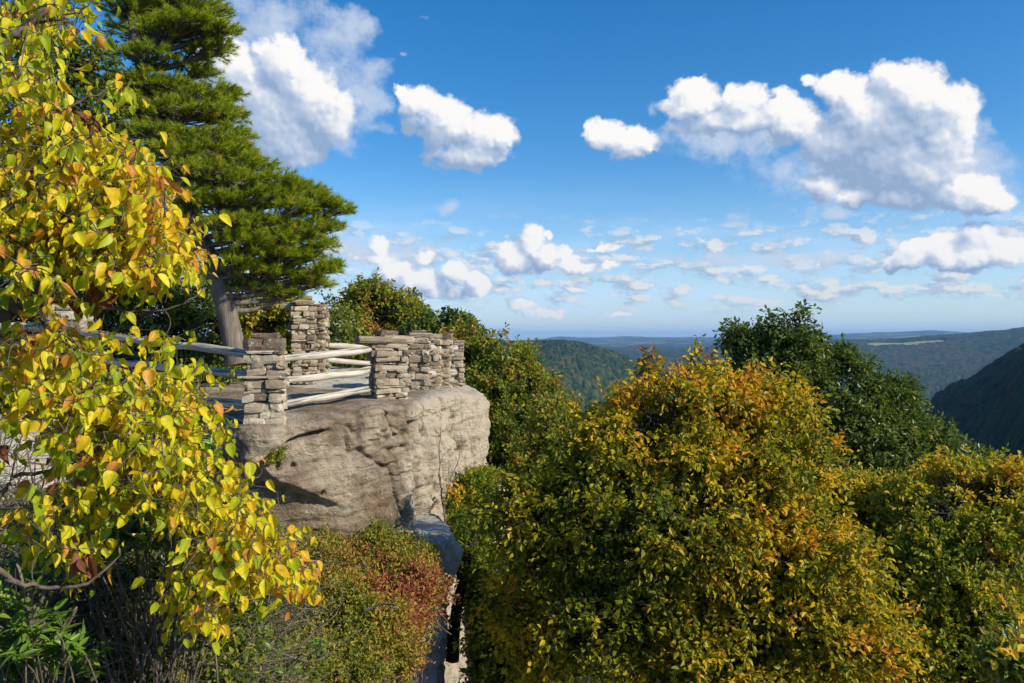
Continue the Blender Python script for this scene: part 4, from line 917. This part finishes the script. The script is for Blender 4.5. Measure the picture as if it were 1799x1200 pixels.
bush('heath_bush', 'dense olive and yellow heath bush in the middle of the ledge', [(600, 1070, 8.6, 80, 50, .5), (660, 1110, 8.2, 60, 50, .5), (540, 1090, 8.3, 70, 50, .5), (640, 1150, 7.9, 80, 50, .5), (700, 1165, 8.1, 40, 40, .4)], 403, 1050, 7, .043, M_heath, red_right, group=hg)
bush('heath_bush', 'green heath bush lowest in the frame beside the bare twigs', [(480, 1110, 7.8, 70, 50, .5), (520, 1170, 7.3, 80, 50, .5), (600, 1190, 7.3, 80, 40, .5), (440, 1180, 7.0, 60, 40, .4)], 404, 850, 7, .042, M_heath, lambda P, t: t - .1, group=hg)
bush('grassy_shrub', 'light green shrub in front of the crag by the boulder', [(838, 870, 15.8, 28, 34, .4), (850, 900, 15.6, 30, 26, .4), (820, 900, 15.4, 24, 26, .3), (860, 850, 16.0, 16, 20, .3)], 405, 260, 6, .075, M_yel2, lambda P, t: t - .05, sprl=.25, zground=-6)
bush('gully_bush', 'yellow green bush in the gap below the boulder', [(830, 960, 14, 34, 40, .5), (840, 1010, 13.6, 34, 50, .5), (815, 935, 14.4, 20, 20, .3)], 406, 260, 6, .07, M_yel2, lambda P, t: t - .12, sprl=.25, zground=-9)

# bare saplings against the pale end face
def bare(name, label, base, tips, r, seed, cat='sapling', mat=None, leaves=None, wig=.05, parent_twigs=6):
    rng = np.random.default_rng(seed); base = np.asarray(base, float); root = thing(name, label, cat, base); parts = []
    for path, rr0 in tips:
        L = smoothline(path, 16); L[1:] += rng.normal(0, wig * .25, (15, 3)); parts.append(tubes(L[None], np.linspace(rr0, rr0 * .3, 16)[None], 6))
        for _ in range(parent_twigs):
            i = rng.integers(5, 15); d_ = nrm(nrm(L[-1] - L[0]) + rng.normal(0, .6, 3)); l_ = rng.uniform(.15, .5) * np.linalg.norm(L[-1] - L[0]) * .6
            parts.append(tubes(smoothline([L[i], L[i] + d_ * l_ * .5 + rng.normal(0, .03, 3), L[i] + d_ * l_], 7)[None], np.linspace(rr0 * .3, rr0 * .1, 7)[None], 4))
    wood_mesh(root, parts, mat or M_dead, 'trunk')
    if leaves:
        C, rad, n, size, lm, tf = leaves
        P = np.concatenate([c + rng.normal(0, rad, (n, 3)) for c in C]); A = nrm(rng.normal(size=P.shape) + (0, 0, -.6)); N = nrm(rng.normal(size=P.shape) + (0, -.3, .4))
        V, Fc, T = leafmesh(P, A, N, size * rng.uniform(.6, 1.2, len(P)), tmpl_simple(), np.clip(rng.normal(tf, .15, len(P)), 0, 1))
        mesh('crown', V - base, Fc, lm, root, attrs={'tint': T})
    return root
bare('bare_sapling', 'thin bare sapling with few orange leaves before the pale rock end', w(786, 960, 14.2),
     [([w(786, 960, 14.2), w(778, 880, 14.3), w(774, 830, 14.4), w(772, 755, 14.4)], .022), ([w(780, 890, 14.3), w(796, 830, 14.3), w(812, 790, 14.3)], .014), ([w(778, 860, 14.3), w(762, 810, 14.3), w(756, 770, 14.3)], .012)],
     .02, 501, leaves=([w(795, 862, 14.3), w(806, 870, 14.3), w(800, 850, 14.2)], .07, 16, .10, M_yel, .9))
bare('dead_trunk', 'dark leaning dead trunk below the boulder', w(795, 1130, 13.4),
     [([w(795, 1160, 13.4), w(806, 1050, 13.4), w(830, 960, 13.5), w(856, 900, 13.6)], .13), ([w(812, 1040, 13.4), w(800, 980, 13.5), w(793, 940, 13.6)], .05), ([w(815, 1010, 13.4), w(850, 1003, 13.2), w(900, 1004, 13.2)], .03)],
     .05, 502, cat='dead tree', mat=M_barkd)
bare('twiggy_shrub', 'leafless twiggy shrub throwing a shadow on the boulder base', w(712, 960, 12.2),
     [([w(712, 960, 12.2), w(700 + dx, 930, 12.2 + dy), w(690 + 1.8 * dx, 915 - abs(dx) * .2, 12.2 + dy)], .006) for dx, dy in ((-14, .1), (0, -.1), (12, .1), (22, 0), (-6, .2))], .01, 503, cat='shrub')

# ------------------------------------------------------------------ foreground yellow tree at left
def foreground():
    rng = np.random.default_rng(600); base = np.array([-3.1, 2.5, -3.9])
    root = thing('yellow_leaf_tree', 'bright yellow and lime leaved tree hanging into the left foreground', 'tree', base)
    Lm = []
    def br(pts, r0, r1, K=22, wig=.012):
        L = smoothline([w(*p) for p in pts], K); L[1:-1] += rng.normal(0, wig * .5, (K - 2, 3)); Lm.append(L); parts.append(tubes(L[None], np.linspace(r0, r1, K)[None], 8)); return L
    parts = []
    tr = smoothline([base, (-2.95, 2.6, -2.4), (-2.75, 2.75, -1.0), (-2.55, 2.9, -.1), (-2.7, 2.9, 1.0), (-2.5, 3.0, 2.2)], 30)
    parts.append(tubes(tr[None], np.linspace(.075, .03, 30)[None], 10))
    br([(-330, 700, 2.8), (-120, 590, 3.0), (0, 553, 3.15), (20, 547, 3.2), (57, 537, 3.2), (100, 503, 3.25), (130, 497, 3.3), (167, 477, 3.3), (207, 477, 3.35), (240, 467, 3.4), (263, 437, 3.4), (253, 403, 3.4)], .03, .006, 40)
    br([(40, 543, 3.2), (57, 520, 3.15), (90, 477, 3.1), (97, 440, 3.1), (90, 413, 3.1), (107, 387, 3.1), (110, 373, 3.1), (95, 320, 3.1), (60, 250, 3.1)], .016, .004)
    br([(107, 388, 3.1), (160, 390, 3.15), (185, 380, 3.2), (220, 360, 3.25), (280, 330, 3.3)], .007, .002)
    br([(20, 537, 3.1), (37, 477, 3.05), (67, 467, 3.05), (80, 470, 3.0)], .013, .004)
    br([(60, 535, 3.2), (100, 530, 3.2), (160, 530, 3.2), (213, 547, 3.25), (287, 543, 3.3), (337, 523, 3.35), (363, 507, 3.4)], .006, .0018)
    br([(-350, 420, 2.9), (-100, 170, 2.9), (0, 78, 2.95), (40, 50, 3.0), (80, 20, 3.0), (120, -20, 3.05)], .022, .012)
    br([(40, 50, 3.0), (100, 30, 3.0), (180, 5, 3.0)], .007, .002)
    br([(-300, 500, 2.9), (-100, 260, 3.0), (60, 178, 3.1), (110, 192, 3.15), (150, 172, 3.2), (215, 148, 3.25)], .012, .002)
    br([(-300, 900, 2.9), (-80, 910, 3.0), (0, 870, 3.1), (24, 843, 3.1), (76, 826, 3.15), (110, 818, 3.2), (200, 800, 3.3), (320, 770, 3.4)], .013, .002)
    br([(-280, 860, 3.0), (0, 892, 3.1), (60, 890, 3.1), (160, 880, 3.2), (240, 885, 3.3), (330, 870, 3.4), (450, 900, 3.5)], .010, .002)
    br([(-250, 900, 2.6), (0, 1000, 2.8), (20, 1020, 2.8), (67, 1030, 2.85), (117, 1033, 2.9), (180, 1010, 2.95), (210, 960, 3.0)], .012, .004)
    br([(-250, 640, 3.0), (0, 660, 3.2), (100, 694, 3.3), (130, 724, 3.3), (156, 748, 3.3), (230, 780, 3.4)], .008, .002)
    br([(57, 537, 3.2), (100, 600, 3.2), (180, 660, 3.3), (300, 680, 3.45), (420, 720, 3.6)], .008, .002)
    br([(-100, 700, 3.1), (60, 740, 3.2), (200, 830, 3.3), (380, 880, 3.5), (500, 950, 3.6), (545, 1010, 3.6)], .010, .002)
    br([(-200, 560, 3.0), (60, 420, 3.1), (160, 300, 3.15), (230, 260, 3.2)], .008, .002)
    br([(380, 880, 3.5), (440, 850, 3.55), (468, 815, 3.6)], .004, .0012)
    br([(240, 885, 3.2), (350, 960, 3.3), (380, 1040, 3.3), (350, 1080, 3.3)], .004, .0012)
    LP = np.concatenate(Lm)
    # leaf regions: polygon-free soft patches (px, py, rx, ry, count)
    reg = [(60, 260, 100, 120, 110), (150, 320, 120, 90, 120), (60, 400, 120, 90, 120), (230, 340, 80, 70, 80), (230, 430, 90, 60, 70), (300, 440, 60, 50, 40), (140, 470, 130, 60, 46), (50, 140, 50, 50, 22), (30, 40, 60, 40, 20), (110, 30, 50, 30, 12), (210, 155, 18, 14, 5),
           (320, 460, 34, 30, 11), (60, 625, 90, 55, 60), (40, 690, 60, 40, 20), (150, 600, 80, 30, 12), (230, 690, 110, 40, 60), (200, 740, 130, 70, 120), (285, 735, 70, 62, 66), (360, 690, 40, 36, 14), (310, 606, 50, 18, 4), (260, 820, 130, 60, 110), (300, 800, 50, 40, 24),
           (405, 745, 20, 18, 4), (200, 860, 100, 26, 28), (350, 880, 80, 34, 34), (430, 920, 70, 50, 50), (455, 850, 16, 40, 12), (490, 970, 60, 40, 44), (540, 1010, 28, 28, 16), (390, 990, 60, 40, 26), (370, 1070, 46, 32, 24), (450, 1010, 50, 30, 16), (120, 930, 80, 40, 26), (60, 910, 70, 26, 14), (15, 800, 14, 30, 2), (130, 990, 30, 30, 6), (330, 1030, 16, 20, 5)]
    C = []
    for px, py, rx, ry, n in reg:
        n = int(n * 2.35)
        q = nrm(rng.normal(size=(n, 2))) * (rng.random(n) ** .5)[:, None]
        xx, yy = px + q[:, 0] * rx, py + q[:, 1] * ry
        xx = xx - 26 * sstep(200, 420, xx)
        Y = 3.25 + .32 * np.clip((xx - 150) / 350, -1, 1) + rng.normal(0, .22, n)
        C.append(np.stack([(xx - 900) / F * Y, Y, (600 - yy) / F * Y], -1))
    C = np.concatenate(C); n = len(C)
    # attach each spray to the closest branch
    C = C[np.argsort([np.min(np.sum((LP - c) ** 2, 1)) for c in C])]
    nodes = np.zeros((len(LP) + 3 * n, 3)); nodes[:len(LP)] = LP; m_ = len(LP); lp = np.zeros_like(C)
    for i, c in enumerate(C):                          # each spray grows from the nearest wood already there
        dd = nodes[:m_] - c; dd2 = np.sum(dd ** 2, 1) + .006 * np.abs(dd[:, 2] < -.02) * 0 + rng.random(m_) * .003
        q_ = nodes[np.argmin(dd2)].copy(); lp[i] = q_
        nodes[m_:m_ + 2] = q_ + (c - q_) * np.array([[.6], [1.0]]); m_ += 2
    tt = np.linspace(0, 1, 7)[None, :, None]; mid = (lp + C) / 2 + np.array([0, 0, .01]) + rng.normal(0, .2, C.shape) * np.linalg.norm(C - lp, axis=1, keepdims=True)
    Pb = (1 - tt) ** 2 * lp[:, None] + 2 * tt * (1 - tt) * mid[:, None] + tt ** 2 * C[:, None]
    parts.append(tubes(Pb, np.broadcast_to(np.linspace(.0026, .0014, 7), (n, 7)), 5))
    Dr = nrm(nrm(C - lp) * .6 + rng.normal(size=C.shape) * .6 + np.array([0, 0, -.1])); Ln = rng.uniform(.06, .18, n)
    k = 3; ti = (np.arange(k)[None] + rng.random((n, k))) / k
    ctr = C[:, None] + Dr[:, None] * (Ln[:, None] * ti)[..., None]
    Ps = C[:, None] + Dr[:, None] * Ln[:, None, None] * np.linspace(0, 1, 4)[None, :, None]
    parts.append(tubes(Ps, np.broadcast_to([.0014, .0012, .001, .0008], (n, 4)), 4))
    pr = nrm(rng.normal(size=(n, k, 3)) * (1, 1, .4)); A = nrm(pr * .55 + Dr[:, None] * .2 + np.array([0, 0, -.85])); N = nrm(rng.normal(size=(n, k, 3)) * (1, 1, .5) + SUN * .8 + np.array([0, -.35, .2]))
    P = (ctr + pr * .012).reshape(-1, 3); A = A.reshape(-1, 3); N = N.reshape(-1, 3)
    pet = np.stack([ctr.reshape(-1, 3), P + A * .004], 1); parts.append(tubes(pet, np.full((len(P), 2), .0007), 3))
    wood_mesh(root, parts, M_barkf)
    px, py = proj(P); tint = rng.normal(.55, .22, len(P)) + .20 * sstep(200, 520, px) * sstep(560, 700, py) + .22 * sstep(200, 320, px) * sstep(520, 400, py) - .04
    tint += .35 * np.exp(-((px - 60) / 60) ** 2 - ((py - 600) / 60) ** 2) + .3 * (rng.random(len(P)) < .08)
    size = .050 * rng.uniform(.4, 1.4, len(P)) * (1 - .38 * sstep(360, 430, px) * sstep(760, 700, py) * sstep(560, 600, py))
    V, Fc, T = leafmesh(P, A, N, size, tmpl_fine(.66, .2, .2), np.clip(tint, 0, 1), rng, .34)
    mesh('crown', V - base, Fc, M_fg, root, smooth=True, attrs={'tint': T})
    # dry curled leaves still hanging
    C = np.concatenate([w(px, py, Y) + rng.normal(0, .035, (n_, 3)) * (1, 1, .8) for px, py, Y, n_ in
        [(155, 205, 3.2, 9), (100, 200, 3.1, 3), (215, 740, 3.3, 3), (300, 780, 3.4, 3), (140, 505, 3.2, 4), (180, 500, 3.2, 5), (255, 440, 3.35, 4), (230, 850, 3.3, 4), (120, 850, 3.1, 3), (160, 960, 3.0, 6), (15, 790, 3.0, 2), (90, 268, 3.1, 3)]])
    A = nrm(rng.normal(0, .35, C.shape) + (0, 0, -1)); N = nrm(rng.normal(size=C.shape) * (1, 1, .2))
    V, Fc, T = leafmesh(C, A, N, .085 * rng.uniform(.7, 1.2, len(C)), tmpl_fine(.42, .5, .1), rng.random(len(C)), rng, .3)
    mesh('dry_leaves', V - base, Fc, M_brown, root, smooth=True, attrs={'tint': T})
foreground()

# ------------------------------------------------------------------ shrubs at lower left
def rhodo(name, label, whorls, seed, size=.078, base=None, m=9, group='waxy leaved shrubs in the lower left', spread=1.0, mat=None):
    """whorls of narrow leaves: (px, py, Y, rx, ry, n)"""
    rng = np.random.default_rng(seed)
    C = np.concatenate([np.stack([(px + rng.normal(0, rx * .5, n) - 900) / F * 1, np.ones(n), (600 - py - rng.normal(0, ry * .5, n)) / F], -1) * (Y + rng.normal(0, .15, n))[:, None] for px, py, Y, rx, ry, n in whorls])
    base = np.array([C[:, 0].mean(), C[:, 1].mean() + .1, C[:, 2].min() - .5]); root = thing(name, label, 'shrub', base, group); n = len(C)
    stem_ = rng.random(n) < .3; stem_[0] = True; near_ = np.array([np.argmin(np.sum((C[stem_] - c) ** 2, 1)) for c in C]); foot = np.where(stem_[:, None], base + rng.normal(0, .12, (n, 3)) * (1, 1, 0), C[stem_][near_] - (0, 0, .05)); tt = np.linspace(0, 1, 8)[None, :, None]; mid = (foot + C) / 2 + rng.normal(0, .1, C.shape) + (0, 0, .1)
    wood_mesh(root, [tubes((1 - tt) ** 2 * foot[:, None] + 2 * tt * (1 - tt) * mid[:, None] + tt ** 2 * C[:, None], np.broadcast_to(np.linspace(.007, .0025, 8), (n, 8)), 5)], M_dead, 'stems')
    up_ = nrm(rng.normal(0, .35, (n, 3)) + (0.1, -.15, 1)); th = (np.arange(m)[None] / m * 2 * np.pi + rng.random((n, 1)) * 6) + rng.normal(0, .25, (n, m))
    a = nrm(np.cross(up_, (1.0, .2, 0))); b = np.cross(up_, a)
    el_ = rng.normal(.45, .35, (n, m))[..., None]
    A = nrm((a[:, None] * np.cos(th)[..., None] + b[:, None] * np.sin(th)[..., None]) + up_[:, None] * el_); N = nrm(up_[:, None] * 1.0 - A * el_ * .6 + rng.normal(0, .2, A.shape))
    P = C[:, None] + rng.normal(0, .008, A.shape) + up_[:, None] * rng.uniform(-.03, .01, (n, m, 1))
    V, Fc, T = leafmesh(P.reshape(-1, 3), A.reshape(-1, 3), N.reshape(-1, 3), size * rng.uniform(.6, 1.15, n * m), tmpl_fine(.30, .06, .15), np.clip(rng.normal(.5, .22, n * m), 0, 1), rng, .1)
    mesh('foliage', V - base, Fc, mat or M_rhod, root, smooth=True, attrs={'tint': T})
rhodo('waxy_shrub', 'bright green narrow leaved shrub in the bottom left corner', [(30, 1070, 3.2, 80, 50, 50), (60, 1130, 3.1, 70, 50, 50), (150, 1160, 3.5, 50, 30, 9), (20, 1180, 3.2, 60, 30, 9), (30, 1010, 3.6, 50, 30, 7)], 701)
rhodo('waxy_shrub', 'green narrow leaved shrub under the hanging yellow branch', [(200, 935, 3.7, 90, 40, 46), (300, 930, 3.8, 80, 40, 44), (370, 930, 3.9, 60, 40, 34), (300, 860, 4.8, 60, 30, 14), (90, 950, 4.0, 70, 40, 14), (430, 1040, 4.6, 30, 20, 3), (290, 1130, 4.2, 30, 10, 2)], 702)
rhodo('waxy_shrub', 'small green shrub low in front of the heath bushes', [(350, 1120, 5.0, 12, 10, 2), (450, 1180, 5.2, 60, 16, 12), (560, 1130, 5.8, 30, 20, 4), (390, 1190, 5.0, 40, 14, 8), (440, 1110, 5.6, 20, 12, 4)], 703)
rhodo('waxy_shrub', 'leafy shrub in front of the dark hollow left of the boulder', [(360, 800, 9.2, 40, 40, 40), (330, 850, 9.0, 60, 40, 60), (390, 900, 9.0, 60, 50, 60), (250, 880, 9.0, 80, 50, 60)], 704, size=.13)

def tangle(name, label, C, rad, n, seed, r0=.0045, L=.55, cat='shrub'):
    rng = np.random.default_rng(seed); parts = []; C = np.asarray(C)
    c0 = C.mean(0); base = np.array([c0[0], c0[1], c0[2] - .8]); root = thing(name, label, cat, base)
    S = C[rng.integers(0, len(C), n)] + rng.normal(size=(n, 3)) * rad; d = nrm(rng.normal(size=(n, 3)) * (1, .7, .45) + (.55, 0, .12)); K = 9
    P = [S]
    for k in range(K - 1):
        d = nrm(d + rng.normal(0, .28, (n, 3)) + (0, 0, .02)); P.append(P[-1] + d * (L / K) * rng.uniform(.6, 1.3, (n, 1)))
    P = np.stack(P, 1); R = np.linspace(1, .35, K)[None] * (r0 * rng.lognormal(0, .45, n))[:, None]
    parts.append(tubes(P, R, 5))
    for _ in range(60):                                  # main stems
        s0 = base + rng.normal(0, .25, 3) * (1.4, .6, 0); e = C[rng.integers(0, len(C))] + rng.normal(size=3) * rad
        parts.append(tubes(smoothline([s0, (s0 + e) / 2 + rng.normal(0, .12, 3), e], 12)[None], np.linspace(.013, .004, 12)[None], 6))
    wood_mesh(root, parts, M_dead, 'stems'); return root
tangle('twig_thicket', 'leafless grey brown tangle of twigs in the lower left', [w(x, y, Y) for x, y, Y in ((200, 1010, 4.6), (280, 1060, 4.6), (200, 1100, 4.4), (330, 1130, 4.7), (120, 1080, 4.3), (380, 1160, 4.8), (250, 1170, 4.4), (150, 1010, 4.4), (120, 1180, 4.2), (400, 1090, 5.2), (330, 1020, 5.0), (60, 1060, 4.3))],
       np.array([.26, .32, .17]), 2300, 711, .0030)
tangle('twig_thicket', 'thin dark twigs in front of the pale far left rock', [w(x, y, Y) for x, y, Y in ((60, 800, 6), (130, 860, 6), (40, 900, 5.6), (160, 930, 5.8), (110, 760, 6.5))], np.array([.3, .35, .22]), 260, 712, .003, .7)
# undergrowth filling the hollow beneath the thicket
for i, (nm, lab, bl, n_) in enumerate([
   ('undergrowth', 'dark leafy undergrowth beneath the twig tangle', [(200, 1150, 5.6, 260, 60, .6), (100, 1060, 5.4, 160, 60, .5), (380, 1190, 6.0, 140, 50, .5), (300, 1080, 6.2, 160, 50, .5)], 900),
   ('undergrowth', 'green undergrowth in shade left of the heath bushes', [(330, 1000, 7.6, 140, 50, .6), (440, 1050, 7.6, 90, 50, .5), (180, 980, 7.4, 160, 60, .6), (60, 940, 7.4, 100, 60, .6), (420, 970, 8.6, 90, 40, .6)], 800)]):
    bush(nm, lab, bl, 720 + i, n_, 6, .055, M_oak, lambda P, t: t + .35)
bush('edge_shrub', 'green leafy sprig in the bottom right corner', [(1775, 1180, 6.5, 22, 26, .2), (1795, 1150, 6.6, 12, 20, .2)], 731, 70, 6, .07, M_oak, lambda P, t: t + .35, zground=-5)
bare('thin_branch', 'thin drooping branch with pale orange leaves at the right edge', w(1860, 900, 6),
     [([w(1860, 900, 6), w(1800, 960, 6), w(1770, 1040, 6), w(1790, 1120, 6)], .006), ([w(1780, 1030, 6), w(1750, 1000, 6), w(1735, 960, 6)], .003), ([w(1800, 1100, 6), w(1760, 1110, 6), w(1740, 1105, 6)], .003)], .01, 504, cat='branch', mat=M_barkf,
     leaves=([w(1772, 1040, 6), w(1785, 1080, 6), w(1755, 1112, 6), w(1790, 1130, 6), w(1770, 1150, 6)], .05, 7, .085, M_yel, .75))
rhodo('waxy_shrub', 'sparse yellowing shrub sprigs poking through the twig tangle', [(120, 1060, 4.4, 70, 40, 12), (250, 1040, 4.6, 90, 50, 16), (200, 1130, 4.2, 90, 40, 12), (370, 1100, 4.9, 60, 50, 10), (90, 1180, 3.9, 60, 20, 8), (330, 1180, 4.6, 60, 20, 10)], 705, size=.07, m=6)
bush('undergrowth', 'speckled yellow green leaves showing between the bare twigs', [(200, 1050, 4.5, 190, 60, .25), (330, 1100, 4.6, 120, 60, .25), (150, 1150, 4.3, 160, 60, .25), (300, 1180, 4.4, 160, 40, .25)], 725, 1100, 6, .045, M_oak, lambda P, t: t + .3, sprl=.2)

bush('crevice_plant', 'small green plants rooted in the diagonal crack of the boulder', [(486, 803, 11.15, 12, 7, .05), (500, 794, 11.3, 8, 4, .04), (474, 812, 11.05, 7, 5, .04)], 741, 26, 5, .035, M_yel2, lambda P, t: t - .1, sprl=.08, zground=-1.9)
bush('crevice_plant', 'tuft of yellow green leaves at the front foot of the boulder', [(668, 940, 12.4, 14, 10, .08), (655, 948, 12.3, 10, 8, .08)], 742, 50, 6, .05, M_yel2, None, sprl=.1, zground=-3.0)
